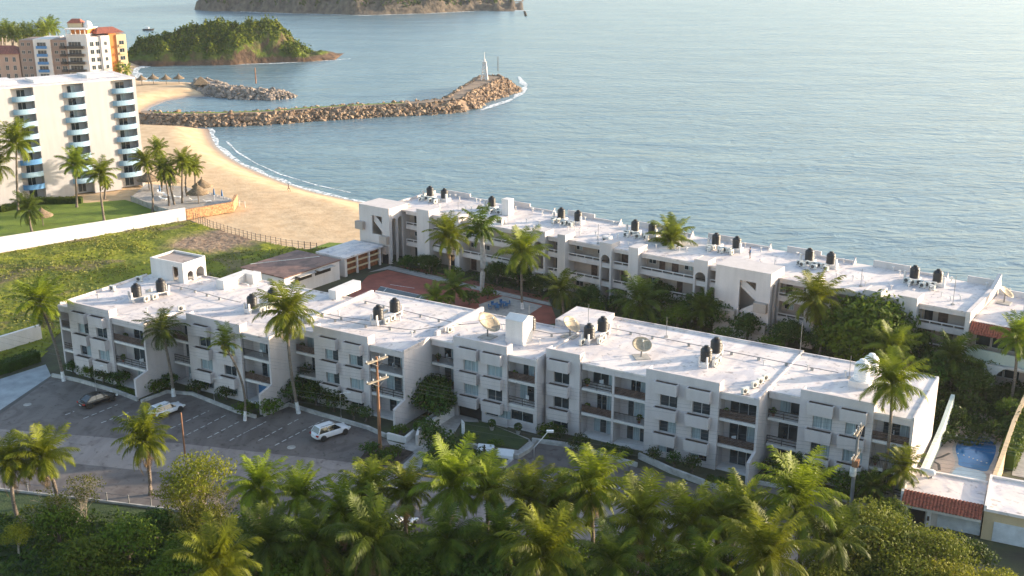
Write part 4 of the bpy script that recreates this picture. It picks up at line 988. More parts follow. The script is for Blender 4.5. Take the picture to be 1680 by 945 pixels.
CM['tiny1'] = crown_mesh('crown', 15, 4.6, 303, 'frondd', .30, 16, -30, 80, .5, .22)
nutm = MB(); rr = random.Random(3)
for k in range(11):
    a = rr.uniform(0, 6.28); c = (math.cos(a)*rr.uniform(.25, .45), math.sin(a)*rr.uniform(.25, .45), rr.uniform(-.65, -.15))
    nutm.lathe([(.02, -.17), (.12, -.1), (.15, 0), (.11, .12), (.02, .17)], c, 7)
nuto = nutm.build('coconuts', 'nut'); NUT = nuto.data; bpy.data.objects.remove(nuto)
deadm = crown_mesh('dead_fronds', 7, 3.4, 401, 'drydown', .2, 16, -75, -40, .3, .1)
def palm(label, base, top, L0=4.4, kind='coco', group=None, nuts=False, lime=False, dead=False, tr=.17, seed=None, cat='palm tree', trunkm='trunk', name='coconut_palm'):
    r = random.Random(seed if seed is not None else hash(label) % 9999 if False else sum(map(ord, label)))
    base = Vector(base); top = Vector(top); P = empty(name, base, 0, label, cat, group); d = top-base
    side = Vector((r.uniform(-.5, .5), r.uniform(-.5, .5), 0))*min(1, d.z/8); n_ = 12; pts = []
    for i in range(n_+1):
        t = i/n_; pts.append(d*t+side*math.sin(math.pi*t)-Vector((d.x, d.y, 0))*(.35*math.sin(math.pi*t)))
    rad = [tr*(1.7 if i == 0 else 1.25-.4*i/n_) for i in range(n_+1)]
    if kind == 'royal': rad = [tr*(1.5+.5*math.sin(i/n_*3)) for i in range(n_+1)]
    MB().tube(pts, rad, 9).build('trunk', trunkm, P)
    if lime:
        k = 2; MB().tube([pts[0], (pts[0]+pts[1])/2, pts[1], pts[1]+(pts[2]-pts[1])*.5], [tr*1.75, tr*1.55, tr*1.3, tr*1.28], 9).build('limewash', 'limewash', P)
    keys = sorted(k for k in CM if k.startswith(kind)); me = CM[r.choice(keys)]
    c = bpy.data.objects.new('crown', me); COL.objects.link(c); c.parent = P; c.location = d; c.scale = (L0/4.6*r.uniform(.92, 1.04),)*2+(L0/4.6*r.uniform(.88, 1.12),); c.rotation_euler = (r.uniform(-.2, .2), r.uniform(-.2, .2), r.uniform(0, 6.28))
    if nuts:
        q = bpy.data.objects.new('coconuts', NUT); COL.objects.link(q); q.parent = P; q.location = d
    if dead:
        q = bpy.data.objects.new('dead_fronds', deadm); COL.objects.link(q); q.parent = P; q.location = d-Vector((0, 0, .2)); q.rotation_euler = (0, 0, r.uniform(0, 6))
    return P
def palm_px(label, bx, by, cx, cy, L0=4.4, z0=0, **k):
    b_ = at(bx, by, z0); return palm(label, b_, at_y(cx, cy, b_.y), L0, **k)
def palm_top(label, cx, cy, h, L0=4.4, **k):
    t = at(cx, cy+6, h); r = random.Random(int(cx*7+cy)); return palm(label, (t.x+r.uniform(-.7, .7), t.y+r.uniform(-.7, .7), 0), t, L0, **k)

G1 = 'palms in front of the near apartment block'
palm_px('slanting palm at the left end of the near apartment block', 105, 625, 66, 500, 4.4, group=G1, lime=True, dead=True)
palm_px('leaning palm with white painted foot beside the white hatchback', 285, 650, 266, 545, 3.9, group=G1, kind='green', lime=True)
palm_px('thin upright palm with orange coconuts over the second planter column', 402, 690, 368, 566, 3.2, group=G1, kind='erect', nuts=True, lime=True, tr=.13)
palm_px('tall wide palm rising above the middle of the near roof left of the utility pole', 490, 678, 470, 515, 5.0, group=G1, lime=True, dead=True)
palm_px('tall palm before the right end of the near apartment block', 1440, 822, 1464, 632, 4.3, group=G1, tr=.16)
G2 = 'palms between the two apartment blocks'
palm_px('shaggy yellowing palm at the left end of the seaward block', 742, 500, 737, 392, 5.0, group=G2, dead=True, kind='coco')
palm_px('royal palm with smooth pale grey trunk before the seaward block', 790, 480, 790, 378, 5.0, group=G2, kind='royal', trunkm='royal', tr=.22, name='royal_palm')
palm_px('palm with white painted foot growing from the paved patio', 857, 507, 856, 415, 4.9, group=G2, lime=True)
palm_px('palm with drooping dry fronds standing above the centre of the seaward roof', 1105, 490, 1100, 398, 4.9, group=G2, dead=True)
palm_px('palm lit yellow in front of the arch bay right of the big stair tower', 1342, 590, 1338, 494, 5.2, group=G2, nuts=True, dead=True)
palm_px('bushy green palm left of centre behind the near roof', 925, 530, 920, 478, 4.6, group=G2, kind='green')
palm_px('dark low palm behind the raised roof corner of the near block', 1052, 540, 1048, 498, 5.4, group=G2, kind='green')
palm_px('small dark palm by the red court', 742, 520, 745, 475, 3.6, group=G2, kind='green')
palm_px('small dark palm right of the red court', 720, 530, 716, 490, 3.0, group=G2, kind='green')
palm_px('small palm in the shaded garden before the big stair tower', 1150, 550, 1152, 510, 3.6, group=G2, kind='green')
palm_px('yellow green palm clump before the house with red tiles', 1658, 660, 1668, 560, 4.0, group=G2)
palm_px('arching palm in the dark garden above the blue pool', 1560, 640, 1563, 590, 4.6, group=G2, kind='green')
palm_px('palm rising behind the right end of the near roof', 1470, 640, 1462, 575, 4.2, group=G2)
palm_px('short palm at the foot of the right utility pole', 1462, 838, 1480, 775, 2.9, group=G1)
palm_px('low fan of palm fronds left of the short palm by the white wall end', 1430, 835, 1432, 800, 2.4, group=G1, kind='green')
G3 = 'foreground palms along the road'
fg = [('young palm with upright spears left of the tallest central palm', 915, 835, 7.2, 3.4), ('young palm between the yellow kerb and the entrance walk palm', 560, 838, 6.8, 3.4), ('yellowish palm right of the low broad palm', 1175, 850, 7.8, 3.4), ('shaggy palm at the right of the golden pair', 1370, 880, 7.5, 3.4), ('small palm at the far left edge below the road', 20, 752, 6.5, 3.4), ('bright palm at the left edge beside the bare grey shrub', 68, 740, 7, 3.5), ('upright palm left of the flat yellow tree group, second clump of green', 425, 792, 8, 3.6),
      ('slim upright palm between the yellow tree and the white suv', 497, 812, 7.6, 3.2), ('palm just below the island bed of the wooden utility pole', 605, 800, 8, 3.5), ('narrow palm below the entrance walk', 664, 802, 8, 3.0),
      ('tall feathery palm below the entrance planters', 738, 792, 9, 4.1), ('narrow lit palm below the two white blocks', 799, 800, 8.4, 3.2), ('palm under the tall white street lamp', 868, 815, 8.4, 3.8),
      ('tallest central palm with sunlit upright fronds', 968, 800, 9.4, 4.5), ('dense palm right of the tallest central palm', 1052, 850, 8.4, 4.3), ('low broad palm right of centre', 1128, 858, 8, 3.6),
      ('small palm left of the big golden palm', 1213, 836, 8, 3.2), ('large golden palm at right of centre', 1305, 830, 9.4, 4.6), ('big pale palm in the lower right foreground', 1255, 912, 10, 4.4),
      ('palm among dark fronds at bottom centre', 890, 905, 9, 4.0), ('bright palm at the bottom left of centre', 358, 925, 10, 3.8), ('dark palm at the bottom between two bright ones', 610, 880, 7.6, 4.0),
      ('shaded palm under the feathery tall one', 735, 880, 6.6, 3.6), ('half hidden palm at bottom left of the central group', 520, 885, 6.4, 3.6), ('shaded palm below the white lamp palm', 820, 880, 6.6, 3.6), ('shaded palm at the bottom right of centre', 1005, 915, 7.6, 3.8), ('low shaded palm under the golden ones', 1150, 918, 7.2, 3.6), ('dark palm beneath the left of the central group', 440, 885, 6.2, 3.4)]
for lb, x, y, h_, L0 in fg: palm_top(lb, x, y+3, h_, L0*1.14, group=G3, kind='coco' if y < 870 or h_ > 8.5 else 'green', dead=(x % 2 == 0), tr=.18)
palm_px('lone palm with drooping sunlit fronds standing by the road at left', 247, 812, 240, 727, 4.0, group=G3, dead=True)
G4 = 'palms around the tall hotel garden'
hp = [('tall palm before the left balconies of the white hotel', 30, 350, 27, 238, 5.6), ('palm before the middle of the white hotel', 126, 340, 122, 272, 4.6), ('palm standing on the bright lawn right of the middle hotel palm', 171, 362, 164, 287, 4.6),
      ('very small palm behind the lawn palm', 172, 326, 174, 304, 2.2), ('low spreading palm on the lawn at left', 53, 382, 48, 345, 4.6), ('palm by the right corner of the white hotel', 250, 348, 237, 268, 3.8), ('tallest palm of the terrace group', 266, 318, 258, 248, 3.4),
      ('leaning palm in the terrace group with dense head', 278, 344, 268, 278, 3.9), ('slim palm in front of the thatched shelter', 288, 342, 277, 288, 3.6), ('palm in the middle of the terrace group', 299, 340, 299, 268, 3.8),
      ('second palm from the beach in the terrace group', 308, 328, 308, 276, 3.2), ('palm nearest the beach in the terrace group', 320, 312, 319, 276, 3.4), ('palm at the left edge of the picture before the hotel', -8, 352, -8, 275, 4.8)]
for lb, bx, by, cx, cy, L0 in hp: palm_px(lb, bx, by, cx, cy, L0, group=G4, kind='coco' if 'slim' not in lb and 'low' not in lb else 'green', tr=.2)
rr = random.Random(12); k = 0
for i in range(22):
    x = -8+i*4.6+rr.uniform(-2, 2); y = rr.uniform(46, 64) if x < 75 else rr.uniform(44, 58); Y = rr.uniform(478, 530); t = at_y(x, y, Y)
    if t.z < 4: t.z = 6
    lb = '%s palm from the left in the grove behind the brown hotel' % (ORD[i] if i < 12 else ['thirteenth', 'fourteenth', 'fifteenth', 'sixteenth', 'seventeenth', 'eighteenth', 'nineteenth', 'twentieth', 'twenty-first', 'twenty-second'][i-12])
    palm(lb, (t.x+rr.uniform(-1, 1), t.y, beach_h(np.array([t.x]), np.array([t.y]))[0]-.1), t, rr.uniform(4.2, 5.6), kind='tiny', group='palm grove behind the brown hotel', tr=.22)
for i, (x, yb, yc) in enumerate([(18, 118, 108), (42, 120, 112), (62, 124, 112), (92, 126, 116), (112, 124, 113), (196, 128, 116), (208, 130, 120)]):
    palm_px(['small palm by the low pink house', 'small palm at the left foot of the brown hotel', 'small palm under the white bay of the brown hotel', 'small palm by the brown hotel entrance', 'small palm at the corner of the brown hotel', 'small palm right of the orange hotel wing', 'small palm nearest the cove right of the hotels'][i], x, yb, x, yc-4, 3.6, kind='tiny', group='small palms at the foot of the brown hotel', tr=.2)

# ------------------------------------------------------------------ broadleaf trees, shrubs, hedges
def blob_leaves(r, blobs, per, size, m, name='crown', up=.35, core=True):
    A = []
    for (cx, cy, cz, rx_, ry_, rz_) in blobs:
        n_ = int(per*(rx_*ry_+rx_*rz_+ry_*rz_)/3); d = r.normal(size=(n_, 3)); d /= np.linalg.norm(d, axis=1)[:, None]
        rad = r.uniform(.55, 1.08, n_)**.6; rad = rad*(1+.18*np.sin(d[:, 0]*7+cx*3)*np.cos(d[:, 1]*6+cy*2)+.12*np.sin(d[:, 2]*9+cz))
        C = np.array([cx, cy, cz])+d*rad[:, None]*np.array([rx_, ry_, rz_]); N_ = d+np.array([0, 0, up]); A.append(leafquads(C, N_, np.full(n_, size), r, 1.5, .7))
    return quads(name, np.concatenate(A), m)
def tree_proto(seed, H, R0_, nb, per, size, m, trunk_h=.35, bark='bark', name='tree', squash=.75, spread=.55, limbs=6):
    r = np.random.default_rng(seed); P = empty(name, (0, 0, -500)); q = random.Random(seed); blobs = []
    cz = H-R0_*squash
    for k in range(nb):
        a = 2.4*k+q.uniform(-.4, .4); t = math.sqrt((k+.3)/nb); rr_ = R0_*spread*t*1.25; z = cz+R0_*squash*(.45*(1-t*t)-.3*q.random()*t+q.uniform(-.12, .12)); b_ = R0_*q.uniform(.30, .48)
        blobs.append((math.cos(a)*rr_, math.sin(a)*rr_, z, b_, b_, b_*q.uniform(.6, .85)))
    c = blob_leaves(r, blobs, per, size, m); c.parent = P
    th = max(.4, H*trunk_h); tk = MB(); tk.tube([(0, 0, 0), (.08, .05, th*.5), (.0, .1, th)], [R0_*.07+.06, R0_*.055+.04, R0_*.045+.03], 8)
    for b_ in blobs[::max(1, nb//limbs)]:
        e = Vector(b_[:3]); mid = Vector((e.x*.4, e.y*.4, th+(e.z-th)*.55)); tk.tube([(0, .1, th*.92), mid, e], [R0_*.035+.03, R0_*.022+.02, .015], 6)
    tk.build('trunk', bark, P); return Kit(P)
K = {}
K['ficus'] = tree_proto(1, 8, 5.6, 34, 120, .34, 'leafm', name='tree')
K['dark0'] = tree_proto(2, 6, 3.4, 18, 130, .27, 'leafd', name='tree'); K['dark1'] = tree_proto(3, 5, 3.0, 14, 130, .27, 'leafd', name='tree')
K['mid0'] = tree_proto(4, 6, 3.2, 16, 150, .22, 'leafm', name='tree'); K['mid1'] = tree_proto(5, 5, 3.0, 15, 150, .22, 'leafm', name='tree')
K['olive0'] = tree_proto(6, 7, 3.4, 22, 190, .17, 'leafo', name='tree', spread=.62); K['olive1'] = tree_proto(7, 6.5, 3.2, 20, 190, .17, 'leafo', name='tree', spread=.66)
K['yellow'] = tree_proto(8, 6.5, 3.0, 16, 170, .17, 'leafy', name='tree', squash=.38, spread=.72, bark='greybark')
K['yelr'] = tree_proto(18, 6.5, 3.0, 18, 190, .17, 'leafy', name='tree', squash=.7, spread=.62, bark='greybark')
K['bush0'] = tree_proto(9, 1.8, 1.5, 9, 190, .20, 'leafd', .1, name='shrub', squash=.55); K['bush1'] = tree_proto(10, 1.6, 1.4, 9, 190, .20, 'leafm', .1, name='shrub', squash=.55)
K['ball'] = tree_proto(11, 1.7, 1.1, 7, 420, .13, 'leafd', .1, name='shrub', squash=.7, spread=.35)
K['small0'] = tree_proto(12, 3.0, 2.0, 12, 140, .22, 'leafd', name='shrub'); K['small1'] = tree_proto(13, 3.2, 2.0, 12, 140, .22, 'leafm', name='shrub')
for lb in K: K[lb].p['category'] = 'tree' if K[lb].p.name.startswith('tree') else 'shrub'
rt = random.Random(77)
def tree(label, k, px, py, s=1.0, z=0, h=None, group=None):
    """px,py: where the trunk meets the ground"""
    b_ = at(px, py, z); return K[k].put(b_, rt.uniform(0, 6.28), label, group, s)
def treet(label, k, px, py, H, s=1.0, group=None):
    """px,py: picture point of the crown centre standing H above the ground"""
    b_ = at(px, py, H); return K[k].put((b_.x, b_.y, 0), rt.uniform(0, 6.28), label, group, s)
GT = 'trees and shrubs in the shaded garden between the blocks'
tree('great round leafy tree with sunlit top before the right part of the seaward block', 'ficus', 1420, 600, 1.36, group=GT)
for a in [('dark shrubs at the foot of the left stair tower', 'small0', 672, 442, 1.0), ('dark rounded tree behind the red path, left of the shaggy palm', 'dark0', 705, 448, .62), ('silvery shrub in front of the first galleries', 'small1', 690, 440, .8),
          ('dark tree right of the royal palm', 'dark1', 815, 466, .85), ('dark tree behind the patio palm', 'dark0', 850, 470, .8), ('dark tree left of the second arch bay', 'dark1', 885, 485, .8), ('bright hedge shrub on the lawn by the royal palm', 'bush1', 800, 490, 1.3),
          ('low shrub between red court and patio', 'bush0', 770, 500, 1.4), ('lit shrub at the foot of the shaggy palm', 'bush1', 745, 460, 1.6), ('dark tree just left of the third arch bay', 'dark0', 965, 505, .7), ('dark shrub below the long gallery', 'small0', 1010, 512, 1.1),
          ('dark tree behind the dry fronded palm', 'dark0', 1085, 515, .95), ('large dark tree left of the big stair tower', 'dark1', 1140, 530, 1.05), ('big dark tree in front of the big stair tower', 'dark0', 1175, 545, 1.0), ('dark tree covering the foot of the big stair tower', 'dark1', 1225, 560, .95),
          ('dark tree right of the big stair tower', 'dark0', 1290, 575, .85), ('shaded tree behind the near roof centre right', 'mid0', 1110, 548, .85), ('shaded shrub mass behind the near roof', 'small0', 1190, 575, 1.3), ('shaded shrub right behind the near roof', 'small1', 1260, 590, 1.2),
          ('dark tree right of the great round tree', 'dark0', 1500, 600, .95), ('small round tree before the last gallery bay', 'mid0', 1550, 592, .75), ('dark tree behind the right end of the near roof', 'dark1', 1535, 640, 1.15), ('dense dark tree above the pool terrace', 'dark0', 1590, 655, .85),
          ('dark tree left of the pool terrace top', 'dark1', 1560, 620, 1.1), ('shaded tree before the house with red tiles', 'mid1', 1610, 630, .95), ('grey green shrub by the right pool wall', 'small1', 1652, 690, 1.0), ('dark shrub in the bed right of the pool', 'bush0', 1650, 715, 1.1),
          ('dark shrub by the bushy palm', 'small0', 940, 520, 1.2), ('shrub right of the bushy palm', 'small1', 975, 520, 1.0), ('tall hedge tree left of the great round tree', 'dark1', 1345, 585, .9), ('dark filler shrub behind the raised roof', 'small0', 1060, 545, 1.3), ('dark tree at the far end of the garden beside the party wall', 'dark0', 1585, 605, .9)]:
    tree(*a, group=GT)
GS = 'shrubs in the beds along the near facade'
for a in [('dark shrub at the left end of the near facade', 'small0', 120, 612, .7), ('leafy shrub beside the first street lamp', 'small1', 150, 622, .75), ('dark shrub under the first planter boxes', 'small0', 170, 628, .9), ('dark shrub behind the black car', 'bush0', 195, 633, 1.3),
          ('low shrub behind the white hatchback', 'bush1', 255, 645, 1.25), ('dark low shrub in the corner behind the white hatchback', 'bush0', 275, 635, 1.2), ('shrub beside the leaning palm', 'bush0', 325, 645, 1.1), ('dark shrub at the foot of the thin palm', 'small0', 372, 655, .75),
          ('bright round shrub by the blue door', 'bush1', 404, 680, 1.15), ('bright leafy shrub in front of the blue door wing wall', 'bush1', 441, 680, 1.4), ('tall dark shrub left of the wide palm', 'small0', 480, 660, 1.1), ('tall dark shrub right of the wide palm', 'dark1', 520, 665, .72),
          ('high climbing shrub against the third facade recess', 'dark0', 500, 640, .8), ('dark shrub above the parked suv', 'small0', 548, 675, 1.05), ('clipped dark hedge bush behind the suv', 'ball', 580, 688, 1.3), ('clipped dark hedge bush right behind the suv', 'ball', 600, 692, 1.3),
          ('flowering low bush in the white angled planter', 'bush1', 655, 714, .9), ('tall dark creeper tree in the recess left of the entrance', 'dark0', 705, 680, .95), ('dark creeper tree beside the entrance wall', 'dark1', 718, 690, .9), ('dark shrub beside the ramp', 'bush0', 700, 715, 1.3),
          ('dark shrub in the yellow kerbed bed', 'bush0', 610, 748, 1.0), ('bright shrub in the yellow kerbed bed', 'bush1', 646, 748, .9), ('low shrub at the end of the yellow kerbed bed', 'bush0', 632, 760, .9), ('bright shrub beside the white signboard', 'bush1', 770, 728, .9),
          ('shrub between the two white blocks', 'bush1', 812, 736, .8), ('dark round tree in the entrance garden', 'small0', 715, 745, 1.2), ('dark shrub in front of the entrance garden', 'small0', 735, 765, 1.1), ('dark low shrub by the dark post', 'bush0', 788, 765, 1.2),
          ('shrub behind the white street lamp', 'bush1', 900, 718, 1.2), ('dark leafy shrub at the single planter column', 'small0', 915, 722, .75), ('shrub below the broad glass doors', 'bush0', 950, 738, 1.1), ('low planting below the air conditioner window', 'bush0', 1000, 748, .9), ('low planting left of the round clipped bushes', 'bush0', 1025, 752, .8),
          ('round clipped bush, leftmost of three', 'ball', 1072, 760, 1.25), ('round clipped bush, middle of three', 'ball', 1105, 768, 1.3), ('round clipped bush, rightmost of three', 'ball', 1135, 776, 1.35),
          ('dark shrub in the last facade recess', 'small0', 1275, 780, .9), ('tall dark shrub in the last facade recess', 'dark1', 1310, 785, .7), ('dark shrub below the last planter boxes', 'small0', 1345, 800, 1.0), ('dark shrub right of the last planter boxes', 'small1', 1385, 812, 1.0), ('leafy shrub behind the right utility pole', 'small1', 1420, 815, 1.0),
          ('dry shrub beside the right utility pole', 'bush1', 1390, 828, 1.5)]:
    tree(*a, group=GS)
def hedge(label, pts, w_, h_, m='leafd', n=260):
    r = np.random.default_rng(len(label)); P = wl(pts); H_ = empty('hedge', (P[0][0], P[0][1], 0), 0, label, 'hedge'); A = []
    for (ax, ay), (bx, by) in zip(P, P[1:]):
        L_ = math.dist((ax, ay), (bx, by)); k = int(L_*n*.35*(w_+2*h_)/2); t = r.uniform(0, 1, k); d = np.array([bx-ax, by-ay])/L_; nn = np.array([-d[1], d[0]])
        u = r.uniform(-1, 1, k); f = r.integers(0, 3, k); off = np.where(f == 0, u, np.where(f == 1, -1, 1))*w_/2+r.normal(0, .05, k); z = np.where(f == 0, h_+.08*np.sin(t*L_*4), h_*(u*.5+.5))+r.normal(0, .05, k)
        C = np.stack([ax-P[0][0]+d[0]*t*L_+nn[0]*off, ay-P[0][1]+d[1]*t*L_+nn[1]*off, z], 1)
        N_ = np.stack([nn[0]*np.where(f == 0, 0, np.sign(off)), nn[1]*np.where(f == 0, 0, np.sign(off)), np.where(f == 0, 1., .2)], 1); A.append(leafquads(C, N_, np.full(k, .2), r, 1.4, .6))
    quads('foliage', np.concatenate(A), m, H_)
    o = wall_line('inner_box', [(p[0]-P[0][0], p[1]-P[0][1]) for p in P], h_*.9, w_*.8, 'leafd', None, None, parent=H_)  # solid dark box inside the hedge, behind the leaf quads
    for v in o.data.vertices: pass
    o.location = (0, 0, 0)
    # wall_line stores vertices relative to its first point, which is the hedge origin here
    return H_
hedge('clipped dark hedge at the right end of the near facade kerb', [(1160, 795), (1215, 808)], 1.2, 1.0)
hedge('dark hedge behind the thick white wall at far left', [(-70, 628), (10, 610), (62, 592)], 1.6, 1.6)
hedge('low hedge on the left of the black car bed', [(195, 640), (222, 650)], .8, .5)
hedge('green hedge at the foot of the white hotel', [(0, 348), (70, 334), (135, 333)], 1.6, 1.3, 'leafm')
hedge('hedge of leafy creepers on the right pool wall', [(1650, 770), (1672, 720), (1690, 670)], 1.8, 2.2, 'leafm')
GF = 'foreground trees below the road'
for a in [('yellow green flat topped tree left of the central palms', 'yellow', 328, 780, 5.8, 1.15), ('yellow flat tree crown just below the first', 'yellow', 300, 802, 5.0, .9), ('leafy shrub tree with yellow lights at far left', 'mid1', 90, 835, 4, .9), ('small bright tree at bottom left edge', 'yelr', 25, 862, 3.5, .55),
          ('dark glossy tree right of the lone palm', 'dark1', 250, 832, 4.0, .8), ('olive thicket below the flat yellow tree', 'olive1', 330, 838, 4.5, .85), ('green leafy tree at bottom left', 'mid0', 205, 872, 4.5, 1.0), ('low green tree at bottom left of centre', 'mid1', 140, 905, 4, 1.1),
          ('feathery green tree left of the upright palm', 'mid0', 300, 905, 4.5, 1.0), ('feathery green tree between two central palms', 'mid1', 560, 812, 6.2, .9), ('leafy tree at bottom centre left', 'mid0', 480, 925, 4.5, 1.1), ('leafy tree at bottom centre', 'mid1', 690, 925, 4.2, 1.1),
          ('dark leafy tree at bottom right of centre', 'dark0', 790, 935, 4.5, 1.1), ('dark tree under the central palms', 'dark1', 930, 925, 4.0, 1.0), ('dark tree right below the golden palm', 'dark0', 1110, 940, 4.5, 1.0),
          ('big olive green tree left of the garage house', 'olive0', 1425, 862, 6.2, 1.25), ('olive green tree behind the golden palm', 'olive1', 1385, 880, 6.0, 1.2), ('sunlit olive tree in front of the garage door', 'olive0', 1535, 895, 5.4, 1.05), ('dark round tree before the white roofed house', 'dark1', 1598, 880, 3.8, .72),
          ('yellow bright tree at the bottom right', 'yelr', 1560, 925, 6.5, 1.05), ('yellow tree at the lower right corner', 'yelr', 1640, 925, 5.6, .8), ('olive tree at the bottom right of centre', 'olive1', 1480, 925, 5.5, 1.1), ('yellowish tree behind the bottom right palm', 'olive0', 1350, 925, 6, 1.0),
          ('bushy green tree under the narrow lit palm', 'mid0', 800, 868, 4.8, .95), ('bushy tree left of the tallest central palm', 'mid1', 905, 868, 4.8, .9), ('dark bushy tree right of the tallest central palm', 'dark0', 1010, 880, 4.8, .9), ('bushy tree between the dense and the broad palm', 'mid0', 1095, 892, 4.6, .85), ('dark bushy tree left of the golden palm', 'dark1', 1180, 890, 5.0, .95), ('green tree under the tall feathery palm', 'mid1', 700, 860, 4.6, .8), ('dark tree left below the tall feathery palm', 'dark0', 620, 850, 4.4, .85), ('dark leafy tree between the two slim upright palms', 'dark1', 455, 838, 4.8, .9), ('olive tree right of the golden palm foot', 'olive1', 1250, 868, 5.0, .8), ('dark undergrowth tree below the olive trees', 'dark0', 1440, 940, 3.5, 1.0), ('low shaded tree left of the garage door', 'mid0', 1460, 830, 3.2, .7)]:
    treet(*a, group=GF)
# bare grey shrubs
def bare(label, px, py, H, s, seed):
    r = random.Random(seed); b_ = at(px, py, 0); P = empty('bare_shrub', b_, 0, label, 'shrub', 'bare twiggy shrubs at the left of the foreground'); mb = MB(); tips = []
    def grow(p, d, l, rd, lv):
        e = p+d*l; mb.tube([p, p+d*l*.5+Vector((r.uniform(-.05, .05),)*3), e], [rd, rd*.8, rd*.6], 4, False)
        if lv == 0: tips.append(e); return
        for _ in range(3): grow(e, (d+Vector((r.uniform(-.7, .7), r.uniform(-.7, .7), r.uniform(-.2, .5)))).normalized(), l*.74, rd*.6, lv-1)
    for _ in range(4): grow(Vector((r.uniform(-.4, .4), r.uniform(-.4, .4), 0)), Vector((r.uniform(-.5, .5), r.uniform(-.5, .5), 1)).normalized(), H*.3, .06*s, 4)
    mb.build('branch', 'greybark', P); rn = np.random.default_rng(seed); T = np.array([tuple(t) for t in tips if r.random() < .75]); T = np.repeat(T, 3, 0)+rn.normal(0, .16, (len(T)*3, 3))
    quads('leaves', leafquads(T, np.tile([0, 0, 1.], (len(T), 1)), np.full(len(T), .16), rn, 1.3, 1), 'leafo', P)
bare('bare grey twiggy shrub standing by the pale kerb', 120, 868, 6.0, 1.0, 5); bare('bare twiggy shrub left of the grey one', 92, 885, 5.0, .9, 6); bare('thin bare shrub leaning over the kerb', 145, 860, 4.5, .8, 7); bare('thin twiggy shrub under the yellow flat tree', 360, 872, 5.0, .8, 8); bare('dry twigs beside the yellow flat tree trunk', 305, 872, 4.4, .8, 9)
# ground cover in the foreground and under the garden trees
def undergrowth(poly, n, size, hmax, seed, m, label, sc_=.12):
    r = np.random.default_rng(seed); P = np.array(poly); lo = P.min(0); hi = P.max(0); X = r.uniform(lo[0], hi[0], n); Y = r.uniform(lo[1], hi[1], n); k = inside(X, Y, poly); X, Y = X[k], Y[k]
    top = hmax*np.clip(.45+.8*noise2(X, Y, seed, 4, sc_, .6), .06, 1.3); Z = top*(r.uniform(0, 1, len(X))**.45); e = .4
    C = np.stack([X, Y, Z], 1); N_ = np.stack([noise2(X, Y, seed+5, 2, .3), noise2(X, Y, seed+6, 2, .3), np.ones(len(X))], 1)
    tag(quads('undergrowth', leafquads(C, N_, np.full(len(X), size), r, 1.6, .8), m), label, 'undergrowth', kind='stuff')
undergrowth(wl([(380, 858), (650, 893), (1000, 942), (1400, 1000), (1400, 1100), (-60, 1100), (-60, 840), (150, 850)]), 60000, .28, 1.9, 61, 'leafd', 'dark tangled undergrowth beneath the foreground palms')
undergrowth(wl([(400, 872), (650, 898), (1000, 948), (1250, 985), (1250, 1040), (400, 1000)]), 70000, .27, 4.2, 68, 'leafm', 'tall dark thicket filling the gaps between the foreground palms', .11)
undergrowth(wl([(380, 900), (650, 905), (900, 950), (900, 1080), (100, 1080), (60, 900)]), 26000, .24, 3.0, 62, 'leafm', 'mid green leafy undergrowth in the lower left foreground', .09)
undergrowth([tuple(p) for p in wl([(1380, 900), (1480, 880), (1560, 930), (1720, 1010), (1300, 1060)])], 26000, .22, 3.2, 63, 'leafo', 'olive undergrowth in the lower right corner')
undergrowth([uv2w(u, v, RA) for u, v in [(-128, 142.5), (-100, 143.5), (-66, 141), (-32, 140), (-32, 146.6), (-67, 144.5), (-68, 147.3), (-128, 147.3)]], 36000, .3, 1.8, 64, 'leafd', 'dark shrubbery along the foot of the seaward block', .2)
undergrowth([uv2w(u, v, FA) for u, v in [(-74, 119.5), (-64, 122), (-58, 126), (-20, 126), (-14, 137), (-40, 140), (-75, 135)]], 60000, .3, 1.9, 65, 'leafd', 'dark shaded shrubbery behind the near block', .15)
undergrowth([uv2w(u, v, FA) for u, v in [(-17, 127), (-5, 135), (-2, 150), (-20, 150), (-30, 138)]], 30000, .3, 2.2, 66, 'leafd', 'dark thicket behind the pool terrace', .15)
# grass tufts in the field
r = np.random.default_rng(71); FP = np.array(field_poly); X = r.uniform(FP[:, 0].min(), FP[:, 0].max(), 90000); Y = r.uniform(120, 232, 90000); dd = np.hypot(X-dc.x, Y-dc.y)
k = inside(X, Y, field_poly) & (noise2(X, Y, 5, 3, .04)+.25 > r.uniform(-.3, .6, len(X))) & (dd > 13+6*noise2(X, Y, 2, 3, .06)); X, Y = X[k], Y[k]
C = np.stack([X, Y, .12+.22*np.maximum(0, noise2(X, Y, 11, 4, .16))+r.uniform(0, .13, len(X))], 1)
M['fieldleaf'] = mat('field_leaf', (.23, .23, .024), .7, .2, .12, col2=(.09, .105, .018), trans=.25)
tag(quads('weeds', leafquads(C, np.tile([0, 0, .6], (len(X), 1)), np.full(len(X), .34), r, 1.3, .8), 'fieldleaf'), 'knee high weeds growing in clumps over the rough field', 'weeds', kind='stuff')
